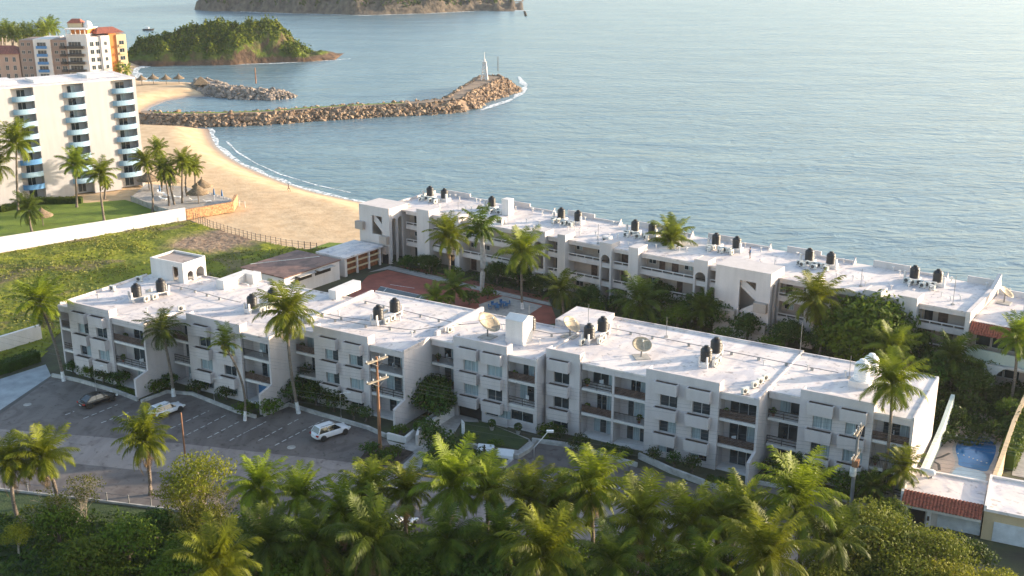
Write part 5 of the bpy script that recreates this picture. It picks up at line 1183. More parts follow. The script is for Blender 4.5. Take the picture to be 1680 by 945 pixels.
# ------------------------------------------------------------------ rooftop equipment
def tank_proto(m='black', nm='water_tank'):
    P = empty(nm, (0, 0, -500)); P['category'] = 'water tank'; pr = [(.72, 0), (.75, .05)]
    for k in range(6): pr += [(.75, .1+k*.22), (.70, .15+k*.22), (.70, .21+k*.22), (.75, .26+k*.22)]
    pr += [(.74, 1.45), (.60, 1.68), (.34, 1.82), (.30, 1.84)]
    MB().lathe(pr, (0, 0, 0), 20).build('tank_body', m, P); MB().lathe([(.30, 1.841), (.32, 1.86), (.32, 1.98), (.27, 2.02), (.02, 2.04)], (0, 0, 0), 16).build('lid', m, P)
    P.scale = (.9, .9, .9); return Kit(P)
KT = tank_proto(); KTW = tank_proto('plastic')
def ac_proto():
    P = empty('air_conditioner', (0, 0, -500)); P['category'] = 'air conditioner'
    c = MB(); c.box(-.46, .46, -.17, .17, .08, .75); c.build('casing', 'ac', P)
    f = MB(); f.lathe([(.26, 0), (.26, .02), (.0, .021)], (0, 0, 0), 18); o = f.build('fan_grille', 'acfan', P); o.rotation_euler = (math.pi/2, 0, 0); o.location = (-.1, -.172, .42)
    for x in (-.35, .35): MB().box(x-.05, x+.05, -.19, .19, 0, .079).build('foot', 'rail', P)
    return Kit(P)
KA = ac_proto(); r5 = random.Random(55)
def roofp(u, v, deg, z=RT): x, y = uv2w(u, v, deg); return (x, y, z+.003)
def stand(u, v, deg, lb, lx=3.9, h=.55, rz=None, grp=None):
    x, y = uv2w(u, v, deg); P = empty('tank_stand', (x, y, RT+.004), R_(deg)+(rz or 0), lb, 'tank stand', grp); 
    MB().box(-lx/2, lx/2, -.55, .55, h-.15, h).build('slab', 'white', P)
    for sx in (-1, 0, 1):
        MB().box(sx*(lx/2-.25)-.16, sx*(lx/2-.25)+.16, -.56, .56, 0, h-.151).build('pier', 'white', P)
    for sx in (-1, 1):
        for sy in (-1, 1): MB().box(sx*(lx/2-.12)-.11, sx*(lx/2-.12)+.11, sy*.46-.09, sy*.46+.09, h+.001, h+.75).build('corner_post', 'white', P)
    return h
# near roof: pairs of tanks set across the roof on a stand
pairs = [((-116.0, 99.3), (-114.9, 102.6)), ((-99.4, 103.6), (-98.9, 107.0)), ((-82.5, 108.2), (-82.4, 111.6)), ((-56.4, 115.4), (-56.1, 118.5)), ((-41.5, 115.3), (-41.5, 118.5))]
for i, (a, c) in enumerate(pairs):
    w_ = ORD[i]; m_ = ((a[0]+c[0])/2, (a[1]+c[1])/2)
    h_ = stand(m_[0], m_[1], FA, 'white concrete stand under the %s tank pair from the left on the near roof' % w_, math.dist(a, c)+2.0, .6, math.atan2(c[1]-a[1], c[0]-a[0]), 'concrete tank stands on the near roof')
    KT.put(roofp(*a, FA, RT+h_), 0, 'black water tank nearer the facade of the %s pair on the near roof' % w_, 'black tanks on the near roof')
    KT.put(roofp(*c, FA, RT+h_), 0, 'black water tank nearer the sea of the %s pair on the near roof' % w_, 'black tanks on the near roof')
    for k in range(3):
        KA.put(roofp(m_[0]+(.95 if k < 2 else -1.2)+r5.uniform(-.1, .2), m_[1]-1.3+k*1.2, FA), R_(FA)+math.pi/2+(math.pi if k == 2 else 0), ['white air conditioner by the front foot of the %s near roof tank stand', 'white air conditioner beside the middle of the %s near roof tank stand', 'white air conditioner on the left side of the %s near roof tank stand'][k] % w_, 'air conditioners at the %s tank stand of the near roof' % w_)
KT.put(roofp(-65.6, 112.7, FA), 0, 'black water tank half hidden left of the tall white roof cabinet', 'black tanks on the near roof'); KT.put(roofp(-64.4, 115.2, FA, RT+.3), 0, 'black water tank peeping over the tall white roof cabinet', 'black tanks on the near roof')
x, y = uv2w(-63.9, 111.5, FA); P = empty('roof_cabinet', (x, y, RT+.004), R_(FA), 'tall plain white cabinet standing on the near roof by two black tanks', 'roof cabinet')
MB().box(-1.2, 1.2, -1.2, 1.2, 0, 3.0).build('wall', 'white', P); MB().add([(-1.3, -1.3, 3.001), (1.3, -1.3, 3.001), (1.3, 1.3, 3.001), (-1.3, 1.3, 3.001), (-1.3, 0, 3.5), (1.3, 0, 3.5)], [(3, 2, 1, 0), (0, 1, 5, 4), (2, 3, 4, 5), (1, 2, 5), (3, 0, 4)]).build('cap', 'white', P)
for i, (px, py, rz, lb) in enumerate([(185, 477, 0, 'lone white air conditioner at the left edge of the near roof'), (229, 462, .3, 'small white air conditioner before the stair house of the near roof'), (298, 510, 1.2, 'white air conditioner at the roof edge over the first recess'),
    (508, 530, 1.2, 'white air conditioner beside the tall wide palm crown'), (738, 545, 1.4, 'white air conditioner left of the big round dish'), (1222, 646, 1.2, 'leftmost of four slim white air conditioners at the right roof joint'), (1238, 636, 1.2, 'second of four slim white air conditioners at the right roof joint'),
    (1247, 630, 1.2, 'third of four slim white air conditioners at the right roof joint'), (1256, 624, 1.2, 'rightmost of four slim white air conditioners at the right roof joint'), (955, 566, 1.4, 'white air conditioner left of the fourth black tank pair')]):
    b_ = at(px, py, RT); KA.put((b_.x, b_.y, RT+.004), R_(FA)+rz, lb)
# white tank on the right end roof
b_ = at(1412, 632, RT); P = empty('tank_stand', (b_.x, b_.y, RT+.004), R_(FA), 'round white plinth under the white tank at the right roof end', 'tank stand'); MB().box(-1.1, 1.1, -1.1, 1.1, 0, .7).build('plinth', 'white', P)
KTW.put((b_.x, b_.y, RT+.706), 0, 'white water tank on a plinth near the right end of the near roof', None, 1.15)
b_ = at(1428, 612, RT); KTW.put((b_.x, b_.y, RT+.004), 0, 'second white water tank partly behind the palm crown at the right roof end', None, 1.15)
# satellite dishes
def dish(px, py, R0_, az, el, lb):
    b_ = at(px, py, RT); P = empty('satellite_dish', (b_.x, b_.y, RT+.004), az, lb, 'satellite dish', 'satellite dishes'); n_ = 24; vs = [(0, 0, 0)]; fs = []
    T = Matrix.Rotation(R_(90-el), 3, 'Y'); z0 = R0_*.75+.5
    for j in range(1, 6):
        for k in range(n_):
            q = R0_*j/5; a = 2*math.pi*k/n_; vs.append((q*math.cos(a), q*math.sin(a), q*q/(R0_*2.9)))
    fs = [(0, 1+k, 1+(k+1) % n_) for k in range(n_)]+[(1+j*n_+k, 1+(j+1)*n_+k, 1+(j+1)*n_+(k+1) % n_, 1+j*n_+(k+1) % n_) for j in range(4) for k in range(n_)]
    vs = [tuple(T @ Vector(v)+Vector((0, 0, z0))) for v in vs]; mb = MB(); mb.add(vs, fs, True); o = mb.build('reflector', 'dish', P); sm = o.modifiers.new('thick', 'SOLIDIFY'); sm.thickness = .04
    MB().tube([(0, 0, 0), (0, 0, z0)], .09, 8).build('mast', 'pipe', P); f = T @ Vector((0, 0, R0_*.85)); foc = f+Vector((0, 0, z0)); fa = MB()
    for k in range(3):
        a = 2*math.pi*k/3; e = T @ Vector((R0_*.95*math.cos(a), R0_*.95*math.sin(a), R0_*.31)); fa.tube([e+Vector((0, 0, z0)), foc], .025, 5)
    fa.build('feed_struts', 'pipe', P); MB().lathe([(.1, -.12), (.1, .12)], tuple(foc), 8).build('feed_horn', 'ac', P); MB().box(-.9, .9, -.9, .9, 0, .09).build('base', 'concrete', P)
dish(800, 553, 1.5, R_(-35), 52, 'largest mesh satellite dish leaning left of the tall white roof cabinet'); dish(935, 552, 1.2, R_(-35), 50, 'mesh satellite dish beside the raised roof corner of the near block'); dish(1052, 586, 1.15, R_(-80), 62, 'round dish lying almost flat on the near roof right of the tanks')
# roof conduits on little blocks
def conduit(pts, deg, lb, z=RT, r_=.045, blocks=True):
    W_ = [at(x, y, z) for x, y in pts]; P = empty('roof_pipe', (W_[0].x, W_[0].y, z+.004), 0, lb, 'pipe', 'pipes lying on the roofs'); L_ = [(w_.x-W_[0].x, w_.y-W_[0].y, .34) for w_ in W_]
    MB().tube(L_, r_, 6).build('pipe', 'pipe', P); d = 0
    for a, c in zip(L_, L_[1:]):
        n_ = max(1, int(math.dist(a, c)/2.6))
        for k in range(n_): t = k/n_; x, y = a[0]+(c[0]-a[0])*t, a[1]+(c[1]-a[1])*t; MB().box(x-.14, x+.14, y-.14, y+.14, 0, .3).build('block', 'concrete', P)
conduit([(275, 470), (320, 480), (360, 492), (395, 500)], FA, 'dark pipe on blocks running right from the stair house'); conduit([(600, 498), (660, 513), (720, 528), (760, 537)], FA, 'pipe on blocks along the sea edge of the near roof middle'); conduit([(500, 518), (550, 528), (600, 537), (680, 546), (720, 540), (785, 534)], FA, 'winding pipe passing the third tank pair')
conduit([(815, 535), (850, 540), (905, 552), (960, 548)], FA, 'pipe between the large dish and the fourth tank pair'); conduit([(1000, 542), (1070, 556), (1130, 568), (1200, 582), (1290, 600), (1375, 616)], FA, 'long dark pipe on blocks along the right half of the near roof'); conduit([(455, 505), (500, 512), (560, 524), (605, 530)], FA, 'pipe on blocks behind the wide palm crown')
def antenna(px, py, h_, lb, z=RT): 
    b_ = at(px, py, z); P = empty('antenna_pole', (b_.x, b_.y, z+.004), 0, lb, 'antenna', 'thin roof poles'); MB().tube([(0, 0, 0), (0, 0, h_)], .035, 6).build('pole', 'pipe', P); MB().box(-.2, .2, -.2, .2, 0, .15).build('foot', 'concrete', P)
for a in [(965, 540, 3.2, 'thin pole left of the fourth tank pair'), (1093, 553, 2.6, 'thin pole on the sea edge of the near roof'), (1312, 583, 4.2, 'tall thin pole at the right joint of the near roof'), (1393, 620, 2.6, 'thin pole beside the white tanks'), (868, 530, 2.4, 'thin pole behind the tall white roof cabinet'),
          (752, 359, 3, 'thin pole on the seaward roof over the first galleries'), (981, 400, 3.2, 'thin pole on the seaward roof over the long gallery'), (1563, 500, 4, 'tall thin pole on the seaward roof near the party wall'), (1412, 470, 2.6, 'thin pole on the seaward roof over the round tree')]: antenna(*a)
# seaward roof: seven clusters
for i in range(7):
    ua, ub = [(-131.0, -127.6), (-116.8, -113.4), (-102.1, -98.7), (-87.7, -84.5), (-73.2, -69.7), (-58.0, -54.7), (-42.5, -39.3)][i]; w_ = ORD[i]
    for u, nm in ((ua, 'left'), (ub, 'right')):
        KT.put(roofp(u, 157.6, RA, RT+.5), 0, 'black water tank, %s one of the %s pair from the left on the seaward roof' % (nm, w_), 'black tanks on the seaward roof')
    x, y = uv2w((ua+ub)/2, 157.6, RA); P = empty('tank_stand', (x, y, RT+.004), R_(RA), 'low white stand under the %s tank pair from the left on the seaward roof' % w_, 'tank stand', 'concrete tank stands on the seaward roof')
    for s_ in (-1, 1): MB().box(s_*1.7-.85, s_*1.7+.85, -.85, .85, 0, .495).build('plinth', 'white', P)
    for s_ in (-1, 1): MB().box(s_*2.7-.14, s_*2.7+.14, -.9, -.6, 0, 1.5).build('corner_post', 'white', P)
    L8 = sorted([(ua+ub)/2+[-2.2, -1.2, -.2, .8, 1.9, -1.6, .3, 1.4][k]+r5.uniform(-.2, .2) for k in range(8)])
    for k in range(8):
        u = L8[k]; v = 156.0-(1.0 if k % 3 == 1 else 0)+r5.uniform(-.25, .25)
        KA.put(roofp(u, v, RA), R_(RA)+r5.choice([0, 0, math.pi/2, .3, -.4]), '%s air conditioner from left before the %s tank pair, seaward roof' % (ORD[k], w_), 'air conditioners on the seaward roof')
        continue
        u = (ua+ub)/2+[-2.2, -1.2, -.2, .8, 1.9, -1.6, .3, 1.4][k]+r5.uniform(-.2, .2); v = 156.0-(1.0 if k > 4 else 0)+r5.uniform(-.25, .25)
        KA.put(roofp(u, v, RA), R_(RA)+r5.choice([0, 0, math.pi/2, .3, -.4]), 'white air conditioner crowded in front of the %s tank pair from the left on the seaward roof' % w_, 'air conditioners at the %s tank pair of the seaward roof' % w_)
VP = empty('vent_pipe', (0, 0, -500)); VP['category'] = 'vent pipe'; MB().tube([(0, 0, 0), (0, 0, .62)], .07, 7).build('pipe', 'white', VP); MB().box(-.17, .17, -.17, .17, .621, .72).build('cap', 'white', VP); KV = Kit(VP)
def nth(k): return ORD[k] if k < 12 else str(k+1)+('th' if 9 < (k+1) % 100 < 20 or (k+1) % 10 not in (1, 2, 3) else {1: 'st', 2: 'nd', 3: 'rd'}[(k+1) % 10])
for i in range(84):
    u = -131+98*(i+r5.uniform(.2, .8))/84; v = r5.choice([150.2, 151.2, 152.6, 154.0, 159.4, 160.3])+r5.uniform(-.4, .4)
    KV.put(roofp(u, v, RA), r5.uniform(0, 3), '%s short white vent pipe from the left on the seaward roof' % nth(i), 'vent pipes on the seaward roof')
for i in range(24):
    j = i//4; a, c, v, vb = mods[j]; KV.put(roofp(a+1+(c-a-2)*(i % 4+r5.uniform(.2, .8))/4, r5.uniform(v+3.5, min(vb-1, 122)), FA), r5.uniform(0, 3), '%s short white vent pipe from the left on the near roof' % nth(i), 'vent pipes on the near roof')
for px, py, s_, lb in [(833, 352, 1.5, 'tall white box between the second tank pair on the seaward roof'), (822, 367, 1.2, 'low white box with a dark grille on the seaward roof'), (996, 398, 1.2, 'white vented box on the seaward roof behind the second arch')]:
    b_ = at(px, py, RT); P = empty('roof_cabinet', (b_.x, b_.y, RT+.004), R_(RA), lb, 'roof cabinet'); MB().box(-s_/2, s_/2, -s_/2, s_/2, 0, s_*(1.9 if s_ > 1.4 else .9)).build('box', 'white', P)
    if s_ < 1.4: MB().box(-s_/2+.15, s_/2-.15, -s_/2-.02, -s_/2-.002, .25, .8).build('grille', 'acfan', P)

# ------------------------------------------------------------------ pavilion and shed by the court
def wbox(name, px_pts, z0, z1, m, parent, origin):
    P_ = [(p[0]-origin.x, p[1]-origin.y) for p in px_pts]; mb = MB(); mb.prism(P_, z0, z1)
    o = mb.build(name, m, parent); return o
o_ = Vector((*uv2w(-137, 134, RA), 0)); PV = empty('pavilion', o_, R_(RA), 'low white pavilion with pale roof and wood framed openings left of the seaward block', 'building')
MB().box(0, 6.4, 0, .25, 0, 3.2).build('wall', 'white', PV)
MB().box(0, .25, .251, 9.2, 0, 3.2).build('wall', 'white', PV); MB().box(.26, 5.6, .26, 9.2, 0, 3.0).build('room', 'orangewood', PV)
for y in (.4, 3.2, 6.2, 9.0): MB().box(6.1, 6.4, y-.15, y+.15, 0, 3.2).build('pillar', 'white', PV)
for z in (1.0, 2.1): MB().box(6.15, 6.3, .56, 8.84, z, z+.3).build('beam', 'cream', PV)
MB().box(-.2, 6.7, -.2, 9.5, 3.2, 3.5).build('roof', 'roof', PV)
o_ = Vector((*uv2w(-140.5, 120.0, RA), 0)); SH = empty('shed', o_, R_(RA), 'flat brown roofed shed beside the red court', 'building')
MB().box(0, 10, 0, 12.6, 0, 3.3).build('wall', 'white', SH); MB().box(-.2, 10.2, -.2, 12.8, 3.301, 3.5).build('roof', 'roofbrown', SH)
for y in (4.2, 8.6): MB().box(10.002, 10.12, y-1.8, y+1.8, 2.1, 3.0).build('louvre', 'rail', SH)
for y in (4.2, 8.6): MB().box(10.13, 11.2, y-1.9, y+1.9, 3.05, 3.15).build('awning', 'concrete', SH)
MB().tube([(-.1, 2, 3.52), (3, 7, 3.52), (6, 12, 3.52)], .06, 6).build('roof_pipe', 'ac', SH)
# tables and chairs on the patio
tb = empty('table', (0, 0, -500)); tb['category'] = 'table'; MB().lathe([(.55, .70), (.55, .74)], (0, 0, 0), 16).build('tabletop', 'bluep', tb); MB().tube([(0, 0, 0), (0, 0, .70)], .05, 8).build('leg', 'bluep', tb); KTb = Kit(tb)
chp = empty('chair', (0, 0, -500)); chp['category'] = 'chair'; MB().box(-.23, .23, -.23, .23, .42, .46).build('seat', 'bluep', chp); MB().box(-.23, .23, .2, .24, .461, .9).build('backrest', 'bluep', chp)
for sx in (-1, 1):
    for sy in (-1, 1): MB().box(sx*.2-.025, sx*.2+.025, sy*.2-.025, sy*.2+.025, 0, .419).build('leg', 'bluep', chp)
KC = Kit(chp)
for i, (px, py, lb) in enumerate([(812, 506, 'left blue table on the paved patio'), (826, 503, 'right blue table on the paved patio')]):
    b_ = at(px, py, .04); KTb.put(b_, 0, lb)
    for k in range(4): a = k*math.pi/2+.4; KC.put((b_.x+.85*math.cos(a), b_.y+.85*math.sin(a), .04), a-math.pi/2, 'blue chair on the %s side of the %s blue patio table' % (['far right', 'far left', 'near left', 'near right'][k], 'left' if i == 0 else 'right'), 'chairs at the %s patio table' % ('left' if i == 0 else 'right'))

# ------------------------------------------------------------------ hotel terrace, thatched shelters, fences
tp = wl([(216, 330), (262, 348), (306, 360), (382, 347), (388, 335), (345, 322), (300, 312), (240, 308)]); org = Vector((*tp[0], 0))
mb = MB((*tp[0], 0)); mb.prism(tp, 0, .9); tag(mb.build('terrace', 'pave', None, loc=(*tp[0], 0)), kind='structure')
wall_line('stone_wall', [tp[2], tp[3], tp[4]], 2.1, .7, 'stone', 'low orange stone retaining wall at the beach end of the hotel terrace', 'wall')
wall_line('stone_wall', [tp[0], tp[1], tp[2]], 1.2, .4, 'concrete', 'low grey garden wall between the hotel lawn and the terrace', 'wall')
pp = empty('palapa', (0, 0, -500)); pp['category'] = 'thatched umbrella'; MB().tube([(0, 0, 0), (0, 0, 2.4)], .09, 8).build('pole', 'trunk', pp)
MB().lathe([(1.9, 1.75), (1.95, 1.9), (1.3, 2.35), (.6, 2.85), (.12, 3.3), (.14, 3.6), (.02, 3.65)], (0, 0, 0), 18).build('thatched_roof', 'thatch', pp); KP = Kit(pp)
for i, (px, py, s_, lb, z) in enumerate([(245, 312, 1.3, 'wide thatched umbrella by the right corner of the white hotel', .9), (284, 311, 1.0, 'thatched umbrella in the middle of the terrace palms', .9), (333, 321, 1.15, 'thatched umbrella nearest the beach on the terrace', .9), (326, 334, 1.25, 'low wide thatched umbrella beside the stone wall', .9),
    (71, 370, 1.1, 'thatched umbrella alone on the bright lawn', .03), (233, 139, 1.1, 'leftmost thatched umbrella on the cove beach', 0), (252, 137, 1.1, 'second thatched umbrella from the left on the cove beach', 0), (273, 138, 1.1, 'third thatched umbrella from the left on the cove beach', 0), (294, 137, 1.1, 'rightmost thatched umbrella on the cove beach', 0)]):
    b_ = at(px, py, z)
    if z == 0: z_ = beach_h(np.array([b_.x]), np.array([b_.y]))[0]; b_ = Vector((b_.x, b_.y, z_))
    KP.put(b_, 0, lb, 'thatched umbrellas', s_)
b_ = at(330, 140, 0); P = empty('beach_hut', (b_.x, b_.y, beach_h(np.array([b_.x]), np.array([b_.y]))[0]), .3, 'square thatched beach hut at the root of the short grey jetty', 'hut')
for sx in (-1, 1):
    for sy in (-1, 1): MB().tube([(sx*2, sy*2, 0), (sx*2, sy*2, 2.6)], .15, 6).build('post', 'trunk', P)
MB().add([(-3, -3, 2.4), (3, -3, 2.4), (3, 3, 2.4), (-3, 3, 2.4), (0, 0, 5.2)], [(3, 2, 1, 0), (0, 1, 4), (1, 2, 4), (2, 3, 4), (3, 0, 4)]).build('thatched_roof', 'thatch', P)
# sun loungers and closed parasols on the terrace
ln_ = empty('sun_lounger', (0, 0, -500)); ln_['category'] = 'sun lounger'; MB().box(-.32, .32, -.9, .35, .28, .36).build('seat', 'plastic', ln_); MB().add([(-.32, .36, .3), (.32, .36, .3), (.32, .95, .75), (-.32, .95, .75), (-.32, .36, .37), (.32, .36, .37), (.32, .93, .82), (-.32, .93, .82)], [(3, 2, 1, 0), (4, 5, 6, 7), (0, 1, 5, 4), (1, 2, 6, 5), (2, 3, 7, 6), (3, 0, 4, 7)]).build('backrest', 'plastic', ln_)
for sx in (-1, 1):
    for y in (-.8, .3): MB().box(sx*.28-.03, sx*.28+.03, y-.03, y+.03, 0, .279).build('leg', 'plastic', ln_)
KL = Kit(ln_)
for i, (px, py) in enumerate([(262, 318), (272, 322), (268, 328), (290, 325), (318, 330), (340, 332)]): KL.put(at(px, py, .9), .6+i*.3, '%s white sun lounger from the left on the hotel terrace' % ORD[i], 'white sun loungers on the hotel terrace')
for i, (px, py) in enumerate([(263, 322), (352, 328), (365, 330)]):
    b_ = at(px, py, .9); P = empty('closed_parasol', b_, 0, ['closed blue parasol under the left terrace palms', 'closed blue parasol left of the pair near the stone wall', 'closed blue parasol nearest the beach'][i], 'parasol', 'closed blue parasols')
    MB().tube([(0, 0, 0), (0, 0, 2.6)], .04, 6).build('pole', 'plastic', P); MB().lathe([(.22, 1.1), (.2, 1.7), (.1, 2.4), (.02, 2.6)], (0, 0, 0), 8).build('canopy', 'bluep', P)
def fence(label, pts, n_, h_, m, rails, name='fence', sp=None, z0=0):
    P_ = wl(pts); o = empty(name, (*P_[0], z0), 0, label, 'fence'); 
    tot = sum(math.dist(a, c) for a, c in zip(P_, P_[1:])); k = 0
    for a, c in zip(P_, P_[1:]):
        L_ = math.dist(a, c); m2 = max(1, round(n_*L_/tot))
        for j in range(m2+1 if c == P_[-1] else m2): t = j/m2; x, y = a[0]+(c[0]-a[0])*t-P_[0][0], a[1]+(c[1]-a[1])*t-P_[0][1]; MB().tube([(x, y, -.2), (x, y, h_)], .07, 6).build('post', m, o)
        for z in rails: MB().tube([(a[0]-P_[0][0], a[1]-P_[0][1], z), (c[0]-P_[0][0], c[1]-P_[0][1], z)], .025, 4).build('wire', 'wire', o)
fence('rough post and wire fence between the field and the beach', [(318, 360), (345, 374), (380, 385), (420, 396), (470, 406), (520, 412)], 30, 1.6, 'trunk', (.5, 1.0, 1.45), z0=0)
fence('row of short white posts at the beach end of the hotel terrace', [(345, 326), (375, 334), (402, 339)], 8, 1.2, 'white', (1.0,), z0=.0)
fence('low post and wire fence along the pale kerb at bottom left', [(0, 803), (140, 819), (285, 837)], 7, 1.1, 'pipe', (1.0,))
# ------------------------------------------------------------------ cars
def car(label, rear, front, L0, Wd, Ht, paint, suv=False):
    a = at(*rear); c = at(*front); d = (c-a); ctr = (a+c)/2; C_ = empty('parked_car', (ctr.x, ctr.y, .014), math.atan2(d.y, d.x), label, 'car', 'cars in the parking lot')
    L2 = L0/2; W2 = Wd/2; bz = .28; belt = Ht*.60
    # body lofted along x: (x, half width, lower z, shoulder z, top z, top half width)
    st = [(-L2, .62, .42, belt*.80, belt*.86, .5), (-L2+.10, .86, .30, belt*.93, belt*.99, .72), (-L2+.55, .97, .26, belt*.97, belt*1.03, .82), (-.6, 1.0, .24, belt*.97, belt*1.02, .84), (.55, 1.0, .24, belt*.96, belt*1.0, .84), (L2-1.25, .99, .24, belt*.93, belt*.99, .82), (L2-.5, .94, .27, belt*.82, belt*.90, .74), (L2-.12, .80, .34, belt*.66, belt*.74, .6), (L2, .58, .42, belt*.52, belt*.58, .42)]
    vs = []
    for x, w_, z0, z1, z2, tw in st:
        w_ *= W2; t_ = tw*W2; vs += [(x, -w_*.9, z0), (x, -w_, z0+.16), (x, -w_, (z0+z1)/2+.06), (x, -w_*.96, z1), (x, -t_, z2), (x, 0, z2+.025), (x, t_, z2), (x, w_*.96, z1), (x, w_, (z0+z1)/2+.06), (x, w_, z0+.16), (x, w_*.9, z0)]
    n_ = 11; fs = [(i*n_+k, i*n_+k+1, (i+1)*n_+k+1, (i+1)*n_+k) for i in range(len(st)-1) for k in range(n_-1)]+[(i*n_+n_-1, i*n_, (i+1)*n_, (i+1)*n_+n_-1) for i in range(len(st)-1)]+[tuple(range(n_-1, -1, -1)), tuple(range((len(st)-1)*n_, len(st)*n_))]
    mb = MB(); mb.add(vs, fs, True); body_ = mb.build('body', paint, C_); md = body_.modifiers.new('sub', 'SUBSURF'); md.levels = 1; md.render_levels = 2
    rb, rt_, ft, fb = (-L2+.25, -L2+.62, .25, 1.05) if suv else (-L2+.45, -L2+1.25, .15, 1.15)
    g = MB(); zb = belt*1.0; zt = Ht-.06; wb = W2*.86; wt = W2*.66
    g.add([(rb, -wb, zb), (fb, -wb, zb), (ft, -wt, zt), (rt_, -wt, zt), (rb, wb, zb), (fb, wb, zb), (ft, wt, zt), (rt_, wt, zt)], [(0, 1, 2, 3), (7, 6, 5, 4), (1, 5, 6, 2), (4, 0, 3, 7), (3, 2, 6, 7), (4, 5, 1, 0)]); g.build('windows', 'carglass', C_)
    rf = MB(); xr0, xr1 = rt_-.04, ft+.05; rf.add([(xr0, -wt-.03, zt), (xr1, -wt-.03, zt), (xr1, wt+.03, zt), (xr0, wt+.03, zt), (xr0+.12, -wt+.08, zt+.07), (xr1-.15, -wt+.08, zt+.07), (xr1-.15, wt-.08, zt+.07), (xr0+.12, wt-.08, zt+.07)], [(0, 1, 5, 4), (1, 2, 6, 5), (2, 3, 7, 6), (3, 0, 4, 7), (4, 5, 6, 7), (3, 2, 1, 0)]); ro = rf.build('roof_panel', paint, C_)
    for sy in (-1, 1):   # pillars
        for (xa, xb) in ((rb, rt_), (fb, ft), ((rb+fb)/2-.15, (rt_+ft)/2-.05)):
            MB().tube([(xa, sy*(wb+.005), zb), (xb, sy*(wt+.01), zt+.01)], .028 if xa != rb else .06, 6).build('pillar', paint, C_)
        MB().box(.75, .95, sy*(W2+.12)-.09, sy*(W2+.12)+.09, belt*.98, belt*.98+.14).build('mirror', paint, C_)
        for x in (-L2+.85, L2-.9):
            w_ = MB(); w_.lathe([(.20, -.11), (.31, -.11), (.345, -.07), (.345, .07), (.31, .11), (.20, .11)], (0, 0, 0), 20); o = w_.build('wheel', 'tyre', C_); o.rotation_euler = (math.pi/2, 0, 0); o.location = (x, sy*(W2-.085), .345)
            q = MB(); q.lathe([(.21, -.10), (.21, .10)], (0, 0, 0), 16); q.build('rim', 'rim', o)
            ah = MB(); ah.lathe([(.40, -.09), (.40, .09)], (0, 0, 0), 20); o2 = ah.build('wheel_arch', 'rail', C_); o2.rotation_euler = (math.pi/2, 0, 0); o2.location = (x, sy*(W2-.095), .37)
        MB().box(L2-.36, L2-.08, sy*W2*.72-.16, sy*W2*.72+.12, belt*.62, belt*.78).build('headlight', 'headl', C_); MB().box(-L2+.0, -L2+.2, sy*W2*.74-.2, sy*W2*.74+.13, belt*.74, belt*.92).build('tail_light', 'redlight', C_)
    MB().box(-L2-.012, -L2+.08, -.26, .26, belt*.5, belt*.62).build('number_plate', 'plastic', C_)
    if suv:
        for sy in (-1, 1): MB().tube([(rt_+.1, sy*(wt-.05), zt+.13), (ft-.1, sy*(wt-.05), zt+.13)], .025, 6).build('roof_rail', 'rail', C_)
    return C_
car('black sedan parked facing the near block at left', (132, 671), (190, 652), 4.8, 1.84, 1.45, 'carblack'); car('white hatchback with dark windows between the two parked cars', (247, 688), (300, 669), 4.5, 1.82, 1.46, 'carwhite', True)
car('white suv with roof rails at the right end of the parking row', (515, 724), (570, 706), 4.7, 1.86, 1.68, 'carwhite', True)
car('white car half hidden under the central palms below the road', (640, 880), (668, 862), 4.5, 1.8, 1.45, 'carwhite', True)
# ------------------------------------------------------------------ street furniture
def insul(mb, x, y, z): mb.lathe([(.05, 0), (.09, .05), (.05, .1), (.09, .15), (.04, .22)], (x, y, z), 8)
def upole(label, bx, by, ty, arms, ang, m, trafo=False):
    b_ = at(bx, by); h_ = at_y(bx-6, ty, b_.y).z; P = empty('utility_pole', b_, ang, label, 'utility pole', 'utility poles'); MB().tube([(0, 0, 0), (0, 0, h_)], [.22, .13], 10).build('pole', m, P); pts = []
    for k, z in enumerate(arms):
        z = h_-z; MB().box(-1.5, 1.5, -.2, -.06, z, z+.16).build('crossarm', 'greybark', P); MB().box(-1.5, 1.5, .06, .2, z, z+.16).build('crossarm', 'greybark', P)
        for x in (-1.4, -.5, .5, 1.4): i_ = MB(); insul(i_, x, 0.13, z+.161); i_.build('insulator', 'plastic', P); pts.append((x, .13, z+.38))
        MB().tube([(-.9, -.21, z), (0, -.2, z-.6)], .03, 5).build('brace', 'pipe', P); MB().tube([(.9, -.21, z), (0, -.2, z-.6)], .03, 5).build('brace', 'pipe', P)
    if trafo: MB().lathe([(.3, 0), (.34, .1), (.34, .9), (.2, 1.02)], (-.55, 0, h_-5.2), 14).build('transformer', 'ac', P)
    if trafo: MB().box(-1.1, -.3, -.5, .1, h_-4.0, h_-3.3).build('bracket_box', 'rust', P)
    Mx = Matrix.Translation(b_) @ Matrix.Rotation(ang, 4, 'Z'); return [Mx @ Vector(p) for p in pts], b_, h_
p1, b1, h1 = upole('tall reddish wooden utility pole with four crossarms by the yellow kerbed bed', 624, 748, 585, (.5, 2.9), R_(48), 'rust')
p2, b2, h2 = upole('grey utility pole with many insulators and a transformer before the near block', 1395, 838, 700, (.5, 3.2), R_(60), 'pipe', True)
def wires(label, A, B, sag, r_=.009, n_=14):
    o = Vector(A[0]); P = empty('overhead_wire', o, 0, label, 'wires')
    for a, c in zip(A, B):
        a = Vector(a)-o; c = Vector(c)-o; MB().tube([a+(c-a)*(k/n_)-Vector((0, 0, 4*sag*(k/n_)*(1-k/n_))) for k in range(n_+1)], r_, 4, False).build('cable', 'wire', P)
far_l = [Vector(p)+(b1-b2) for p in p1]; far_r = [Vector(p)+(b2-b1)*.9 for p in p2]
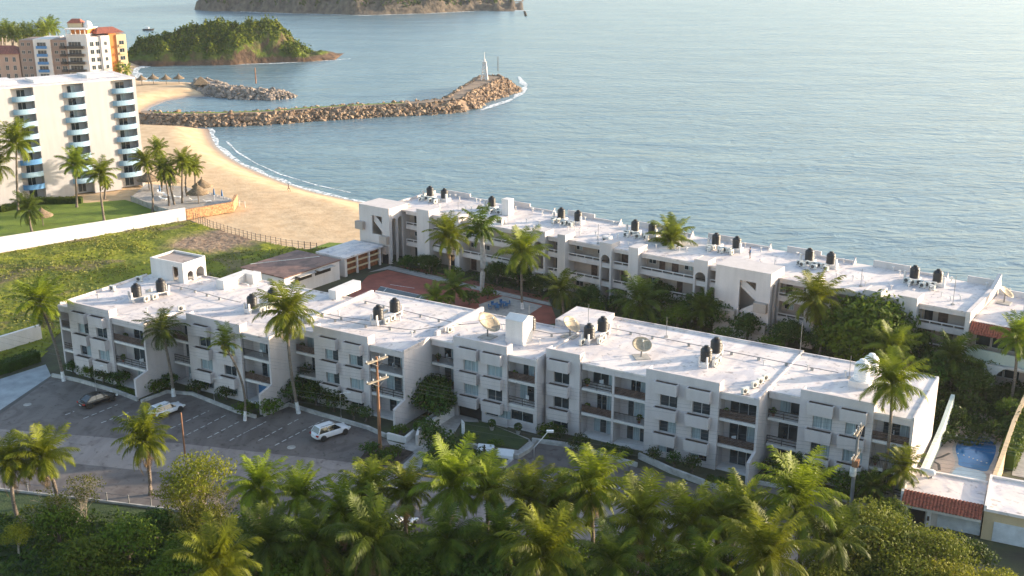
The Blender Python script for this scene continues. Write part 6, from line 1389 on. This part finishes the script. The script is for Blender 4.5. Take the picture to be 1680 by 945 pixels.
wires('overhead wires crossing the near facade between the two utility poles', p1, p2, .9); wires('overhead wires running left from the wooden utility pole', p1, [Vector(p)+(b1-b2)*1.0+Vector((-4, 10, 1)) for p in p1], .9)
wires('overhead wires running right from the grey utility pole', p2, far_r, .8)
lowz = [Vector((b1.x, b1.y, h1-5.5-.7*k)) for k in range(3)]; lowz2 = [Vector((b2.x, b2.y, h2-4.8-.6*k)) for k in range(3)]
wires('low sagging communication cables strung along the parking lot', lowz, lowz2, .6); wires('low sagging cables running left over the parked cars', lowz, [p+(b1-b2)*1.0+Vector((-4, 10, .6)) for p in lowz], .6)
def lamp(label, bx, by, tx, ty, kind, group=None):
    b_ = at(bx, by); t_ = at_y(tx, ty, b_.y); P = empty('street_lamp', b_, 0, label, 'street lamp', group); h_ = t_.z; dx = t_.x-b_.x
    if kind == 'cobra':
        MB().tube([(0, 0, 0), (0, 0, h_*.68), (dx, 0, h_-.1)], [.09, .07, .05], 8).build('pole', 'white', P); MB().box(dx-.15, dx+.6, -.16, .16, h_-.14, h_+.06).build('lamp_head', 'plastic', P)
    else: MB().tube([(0, 0, 0), (0, 0, h_), (.9, .1, h_+.15)], .06, 8).build('pole', 'white', P); MB().box(.85, 1.25, 0, .2, h_+.08, h_+.2).build('lamp_head', 'plastic', P)
lamp('tall white street lamp with angled arm in the right driveway', 876, 792, 899, 707, 'cobra')
lamp('thin white bent lamp pole at the left garden kerb', 158, 641, 154, 602, 'bent', 'thin bent lamp poles'); lamp('thin white bent lamp pole left of the bright shrub and blue door', 352, 659, 349, 622, 'bent', 'thin bent lamp poles'); lamp('thin white bent lamp pole above the parked suv', 560, 690, 558, 646, 'bent', 'thin bent lamp poles')
post('post', 304, 752, 677, .11, 'rust', 'bare slim wooden pole standing at the near road edge', 'pole'); post('post', 795, 778, 730, .12, 'rail', 'dark metal post in the entrance garden', 'post'); post('post', 1452, 800, 0 or 705, .1, 'pipe', 'slim grey pole right of the grey utility pole', 'pole')
b_ = at(760, 722); P = empty('signboard', b_, R_(-70), 'narrow white upright signboard on the entrance lawn', 'sign'); MB().box(-.5, .5, -.04, .04, .5, 2.4).build('panel', 'plastic', P)
for x in (-.4, .4): MB().box(x-.04, x+.04, .041, .1, 0, 2.2).build('leg', 'pipe', P)
for px, py, lb in [(797, 742, 'left one of two slanted white concrete blocks at the entrance garden'), (829, 750, 'right one of two slanted white concrete blocks at the entrance garden')]:
    b_ = at(px, py); P = empty('sign_block', b_, R_(-14), lb, 'block', 'white blocks at the entrance'); MB().add([(-.95, -.45, 0), (.95, -.45, 0), (.95, .45, 0), (-.95, .45, 0), (-.95, -.35, .35), (.95, -.35, .35), (.95, .38, .85), (-.95, .38, .85)], [(3, 2, 1, 0), (4, 5, 6, 7), (0, 1, 5, 4), (1, 2, 6, 5), (2, 3, 7, 6), (3, 0, 4, 7)]).build('block', 'plastic', P)
wall_line('garden_wall', wl([(757, 728), (800, 742), (850, 752), (868, 740), (878, 728)]), .5, .5, 'concrete', 'low concrete wall edging the entrance lawn', 'wall')
for px, py, lb in [(807, 706, 'potted plant left against the white entrance wall'), (850, 712, 'potted plant right against the white entrance wall')]:
    b_ = at(px, py); P = empty('potted_plant', b_, 0, lb, 'plant'); MB().lathe([(.2, 0), (.32, .5), (.34, .55)], (0, 0, 0), 12).build('pot', 'concrete', P); rn = np.random.default_rng(px); d = rn.normal(size=(180, 3)); d /= np.linalg.norm(d, axis=1)[:, None]; quads('foliage', leafquads(d*.45+np.array([0, 0, .95]), d, np.full(180, .2), rn, 1.6), 'leafd', P)
mh = [(45, 664, 'round manhole cover in the left of the parking lot'), (478, 734, 'square manhole cover left of the white suv')]
for px, py, lb in mh:
    b_ = at(px, py); tag(MB().lathe([(.5, 0), (.5, .015)], (0, 0, 0), 20).build('manhole_cover', 'concrete', None, loc=(b_.x, b_.y, .012)), lb, 'manhole cover')

# ------------------------------------------------------------------ pool terrace and houses at right
sheet('pool_terrace', wl([(1560, 676), (1530, 750), (1506, 782), (1622, 806), (1642, 735), (1648, 705), (1628, 680)]), .03, mat('pool_paving', (.50, .38, .31), .8, .12, .6))
pl = [(1567, 734), (1573, 724), (1590, 718), (1608, 717), (1622, 721), (1634, 730), (1634, 742), (1629, 756), (1624, 764), (1620, 776), (1597, 770), (1571, 765), (1573, 756), (1569, 745)]
sh = [(1571, 766), (1597, 771), (1620, 777), (1614, 798), (1586, 794), (1557, 782), (1563, 775)]
sheet('pool_coping', wl([(1562, 735), (1569, 721), (1589, 714), (1610, 713), (1627, 718), (1640, 729), (1640, 744), (1634, 760), (1626, 779), (1618, 801), (1585, 798), (1552, 784), (1560, 772), (1566, 765), (1567, 756), (1563, 746)]), .045, M['pave'])
mpw = mat('pool_water', (.013, .12, .30), .06, .1, .4, bump=.12, bscale=1.6, spec=.5); 
def smooth(P_, k=3):
    for _ in range(k): P_ = [q for a, c in zip(P_, P_[1:]+P_[:1]) for q in ((a[0]*.75+c[0]*.25, a[1]*.75+c[1]*.25), (a[0]*.25+c[0]*.75, a[1]*.25+c[1]*.75))]
    return P_
sheet('pool_water', smooth(wl(pl)), .06, mpw); sheet('pool_shallow', smooth(wl(sh), 1), .062, mat('pool_step_water', (.40, .50, .55), .15, .1, .5))
rb = MB(); W_ = [Vector((*q, .075)) for q in wl([(1572, 745), (1590, 751), (1610, 758), (1627, 763)])]
for a, c in zip(W_, W_[1:]):
    n_ = int((c-a).length/.45)
    for k in range(n_): p = a+(c-a)*k/n_; rb.lathe([(.02, -.06), (.08, -.03), (.08, .03), (.02, .06)], tuple(p), 6)
tag(rb.build('float_line', 'plastic'), 'string of small white floats across the blue pool', 'float line')
mk = mat('dark_inlay', (.10, .085, .075), .85, .2)
for i, pts in enumerate([[(1572, 690), (1590, 698), (1598, 711)], [(1604, 682), (1610, 692), (1625, 700), (1624, 714), (1638, 724)], [(1556, 711), (1555, 722), (1560, 727)], [(1529, 754), (1545, 750), (1558, 744)], [(1530, 757), (1540, 762), (1541, 772)]]):
    W_ = wl(pts); mb = MB(); 
    for a, c in zip(W_, W_[1:]):
        d = Vector((c[0]-a[0], c[1]-a[1])).normalized(); nx = Vector((-d.y, d.x))*.16; mb.add([(a[0]-nx.x, a[1]-nx.y, .04), (c[0]-nx.x, c[1]-nx.y, .04), (c[0]+nx.x, c[1]+nx.y, .04), (a[0]+nx.x, a[1]+nx.y, .04)], [(0, 1, 2, 3)])
    tag(mb.build('paving_inlay', mk), kind='structure')
b_ = at(1566, 724); P = empty('pool_ladder', b_, .6, 'thin steel ladder rails at the left edge of the blue pool', 'ladder')
for s_ in (-.25, .25): MB().tube([(-.5, s_, 0), (-.5, s_, .7), (-.1, s_, .95), (.3, s_, .6), (.3, s_, 0)], .025, 6).build('rail', 'frame', P)
wall_line('garden_wall', wl([(1563, 652), (1545, 700), (1520, 755), (1507, 782)], 2.2), [2.6, 2.4, 2.2, 2.0], .45, 'mint', 'pale mint garden wall between the near block and the pool terrace', 'wall')
wall_line('garden_wall', wl([(1690, 632), (1664, 690), (1645, 745), (1630, 785)], 2.4), 2.4, .45, 'cream', 'cream garden wall along the right side of the pool', 'wall')
def tiles(name, a, c, z0, z1, back_, parent, org, m='tile'):
    """sloping row of half-round clay tiles from eave line a-c up and back by vector back_"""
    a = Vector(a); c = Vector(c); n_ = max(3, int((c-a).length/.32)); mb = MB((org.x, org.y, org.z)); bk = Vector(back_); sl = Vector((bk.x, bk.y, z1-z0)); d = (c-a)/n_; nn = d.normalized().cross(sl.normalized())
    if nn.z < 0: nn = -nn
    for k in range(n_):
        p = a+d*k; prof = [p+d*(j/4)+nn*(.12*math.sin(math.pi*j/4)) for j in range(5)]; lo = [Vector((q.x, q.y, q.z)) for q in prof]; segs = 5
        vs = []; 
        for s_ in range(segs+1):
            t = s_/segs; vs += [tuple(q+sl*t+nn*(-.03*(s_ % 2))) for q in lo]
        mb.add(vs, [(s_*5+j, s_*5+j+1, s_*5+j+6, s_*5+j+5) for s_ in range(segs) for j in range(4)])
    o = mb.build(name, m, parent); sm = o.modifiers.new('thick', 'SOLIDIFY'); sm.thickness = .03; return o
# garage house front right
g1 = [Vector((*at(x, y, 3.3)[:2], 0)) for x, y in [(1483, 806), (1500, 777), (1623, 802), (1613, 832)]]; org = g1[0].copy()
GH = empty('garage_house', org, 0, 'low garage house with red clay tile eave and pale garage door at lower right', 'building'); off = (org.x, org.y, 0)
fd = (g1[3]-g1[0]).normalized(); bk = Vector((-fd.y, fd.x, 0)); bk = bk if bk.y > 0 else -bk; depth = 5.8; Lg = (g1[3]-g1[0]).length
def gpt(s, t, z): p = g1[0]+fd*s+bk*t; return (p.x, p.y, z)
def gprism(nm, s0, s1, t0, t1, z0, z1, m, par=None, of=None):
    mb = MB(of or off); mb.prism([gpt(s0, t0, 0)[:2], gpt(s1, t0, 0)[:2], gpt(s1, t1, 0)[:2], gpt(s0, t1, 0)[:2]], z0, z1); return mb.build(nm, m, par or GH)
gprism('wall', 0, Lg, .3, depth, 0, 3.0, 'white'); gprism('roof', 0, Lg, .3, depth, 3.001, 3.2, 'roof'); gprism('parapet', 0, Lg, depth-.3, depth, 3.201, 3.42, 'white'); gprism('parapet', -.25, -.001, -.1, depth, 0, 3.4, 'white')
gprism('lintel', 0, Lg, -.9, .299, 2.05, 2.35, 'white'); gprism('garage_door', 3.4, 7.4, .22, .299, .05, 2.0, 'door'); gprism('gateway_shade_panel', .6, 2.2, .22, .299, 0, 2.0, 'dark'); gprism('pillar', 2.4, 2.8, -.7, .219, 0, 2.049, 'white'); gprism('letter_slot', 2.5, 2.7, -.74, -.701, 1.0, 1.5, 'rail')  # the gateway is a dark slab, shade of the opening painted as its colour
tiles('tile_eave', gpt(-.05, -1.1, 2.4), gpt(Lg, -1.1, 2.4), 2.4, 3.35, bk*1.5, GH, Vector((org.x, org.y, 0)))
p = gpt(1.6, depth-1.2, 3.21); P = empty('gas_tank', p, math.atan2(fd.y, fd.x), 'white horizontal gas tank lying on the garage house roof', 'gas tank'); o = MB().lathe([(.02, -.85), (.25, -.8), (.36, -.6), (.36, .6), (.25, .8), (.02, .85)], (0, 0, 0), 16).build('tank', 'plastic', P); o.rotation_euler = (0, math.pi/2, 0); o.location = (0, 0, .5)
for x in (-.5, .5): MB().box(x-.05, x+.05, -.25, .25, 0, .2).build('leg', 'pipe', P)
# white roofed house at the right edge
WH = empty('white_roofed_house', org, 0, 'house with a broad plain white roof and pale garage door at the lower right corner', 'building'); L3 = Lg+.15
gprism('wall', L3, L3+11, -.2, 6.6, 0, 3.2, 'cream', WH); gprism('roof', L3-.05, L3+11.1, -.6, 6.8, 3.201, 3.5, 'roof', WH); gprism('parapet', L3-.05, L3+.2, -.59, 6.79, 3.501, 3.8, 'white', WH); gprism('parapet', L3+.21, L3+11.1, 6.5, 6.8, 3.501, 3.75, 'white', WH); gprism('garage_door', L3+1.0, L3+5.6, -.28, -.201, .05, 2.1, 'door', WH)
# two storey house with tiles behind
H2 = empty('tiled_house', (*uv2w(-31.8, 146, RA), 0), R_(RA), 'two storey house with orange clay tile eaves and mint balcony at the right edge', 'building')
MB().box(0, 14, 2, 15, 0, 8.3).build('wall', 'beige', H2); MB().box(0, 14, 1.2, 15.1, 8.301, 8.5).build('roof', 'roof', H2); MB().box(-.0, 14, .3, .6, 3.4, 5.1).build('balcony', 'mint', H2); MB().box(0, 14, .61, 1.99, 3.4, 3.6).build('balcony_floor', 'mint', H2)
MB().box(0, 14, .7, 1.19, 6.9, 7.2).build('lintel', 'white', H2); MB().box(0, 14, 14.8, 15.05, 8.501, 9.3).build('parapet', 'white', H2); MB().box(4.5, 14, 9, 9.3, 8.501, 10.4).build('screen_wall', 'white', H2)
for x in (.6, 2.6, 4.6): window(H2, (0, 0, 0), x, x+1.8, 1.98, 5.0 if False else 5.1, 6.8, 1); window(H2, (0, 0, 0), x, x+1.8, 1.98, 1.4, 3.1, 1)
for x in (7, 9.5): MB().box(x, x+1.6, 1.9, 1.995, 3.7, 6.8).build('shutter', 'tilered', H2)
tiles('tile_eave', (0, -.3, 7.2), (6.5, -.3, 7.2), 7.2, 8.4, (0, 1.5), H2, Vector((0, 0, 0))); tiles('tile_eave', (6.8, -.1, 7.5), (14, -.1, 7.5), 7.5, 8.7, (0, 1.5), H2, Vector((0, 0, 0)))
x, y = uv2w(-28.3, 153.5, RA); 
KT.put((*uv2w(-25, 157.5, RA), 8.51), 0, 'black water tank behind the screen wall of the tiled house'); 
for k, (u, v) in enumerate([(-26.2, 150.4), (-24.8, 150.0)]): KA.put((*uv2w(u, v, RA), 8.51), R_(RA), ['left air conditioner on the tiled house roof', 'right air conditioner on the tiled house roof'][k])
RTs = RT; RT = 8.5; dish(1647, 497, 1.1, R_(-35), 55, 'mesh satellite dish on the roof of the tiled house'); RT = RTs
GA = empty('garden_arcade', at(1610, 640), R_(RA), 'white garden arcade with an arch and red tiles below the tiled house', 'building'); am = MB(); archwall(am, 0, 9, 0, 3.6, [(1.2, 6.6)], 1.2, 0, .4); am.build('wall', 'white', GA); MB().box(0, 9, .41, 4, 3.3, 3.6).build('roof', 'roof', GA); tiles('tile_eave', (2.5, 3.2, 3.65), (9, 3.2, 3.65), 3.65, 4.7, (0, 1.5), GA, Vector((0, 0, 0)))
sheet('paved_lane', wl([(1660, 780), (1668, 730), (1700, 700), (1760, 800)]), .03, M['pave'])
# garden furniture on the balconies of the near block
def pot(u, v, z, lb):
    x, y = uv2w(u, v, FA); P = empty('potted_plant', (x, y, z), 0, lb, 'plant'); MB().lathe([(.14, 0), (.2, .3)], (0, 0, 0), 10).build('pot', 'tilered', P); rn = np.random.default_rng(int(abs(u*10))); d = rn.normal(size=(110, 3)); d /= np.linalg.norm(d, axis=1)[:, None]; quads('foliage', leafquads(d*.34+np.array([0, 0, .65]), d, np.full(110, .17), rn, 1.6), 'leafm', P)
for u, v, z, lb in [(-73.1, 107.6, S2, 'potted plant on the top balcony left of the entrance'), (-53.7, 109.6, S2, 'potted plant on the top floor of the double balcony'), (-53.6, 109.6, S1, 'potted plant on the middle floor of the double balcony'), (-112.9, 93.4, S1, 'potted plant on the middle balcony above the black car'), (-32.4, 112.3, S2, 'potted plant on the top balcony right of the roof joint'), (-78.3, 102, S1, 'potted plant on the balcony behind the wooden utility pole'), (-94.6, 97.6, S1, 'potted plant on the balcony above the blue door'), (-62.2, 107.6, S2, 'potted plant on the top balcony right of the entrance'), (-36.8, 109.6, S2, 'potted plant on the top balcony left of the roof joint'), (-90.0, 102.1, S2, 'potted plant on the top balcony of the second recess'), (-112.0, 93.4, S2, 'potted plant on the top balcony above the black car'), (-21.2, 112.4, S1, 'potted plant on the middle right end balcony'), (-47.0, 109.6, S1, 'potted plant on the middle right part of the double balcony')]: pot(u, v, z+.01, lb)
MB(OFF).box(-94.6, -91.6, 98.7, 98.79, .16, 2.4).build('blue_door', 'deepblue', FB)
ch0 = empty('chair', (0, 0, -500)); ch0['category'] = 'chair'; MB().box(-.25, .25, -.25, .25, .40, .45).build('seat', 'plastic', ch0); MB().box(-.25, .25, .2, .25, .451, .9).build('backrest', 'plastic', ch0)
for sx in (-1, 1):
    for sy in (-1, 1): MB().box(sx*.2-.025, sx*.2+.025, sy*.2-.025, sy*.2+.025, 0, .399).build('leg', 'plastic', ch0)
KCh = Kit(ch0)
for i, (u, v, z, lb) in enumerate([(-106, 98.3, .16, 'white chair on the ground terrace of the first recess'), (-72, 108.2, S2+.01, 'white chair on the top balcony left of the entrance'), (-104.9, 98.0, S2+.01, 'white chair on the top balcony of the first recess'), (-36, 110, S1+.01, 'white chair on the middle balcony left of the roof joint'), (-20, 112.9, S2+.01, 'white chair on the top right end balcony'), (-61, 108.1, S1+.01, 'white chair on the middle balcony right of the entrance'), (-52, 110.1, S2+.01, 'white chair on the top floor of the double balcony'), (-76, 102.6, S2+.01, 'white chair on the top balcony behind the wooden pole'), (-93, 98.1, S2+.01, 'white chair on the top balcony above the blue door'), (-110, 93.8, S1+.01, 'white chair on the middle balcony above the black car')]): KCh.put((*uv2w(u, v, FA), z), i*1.1, lb)
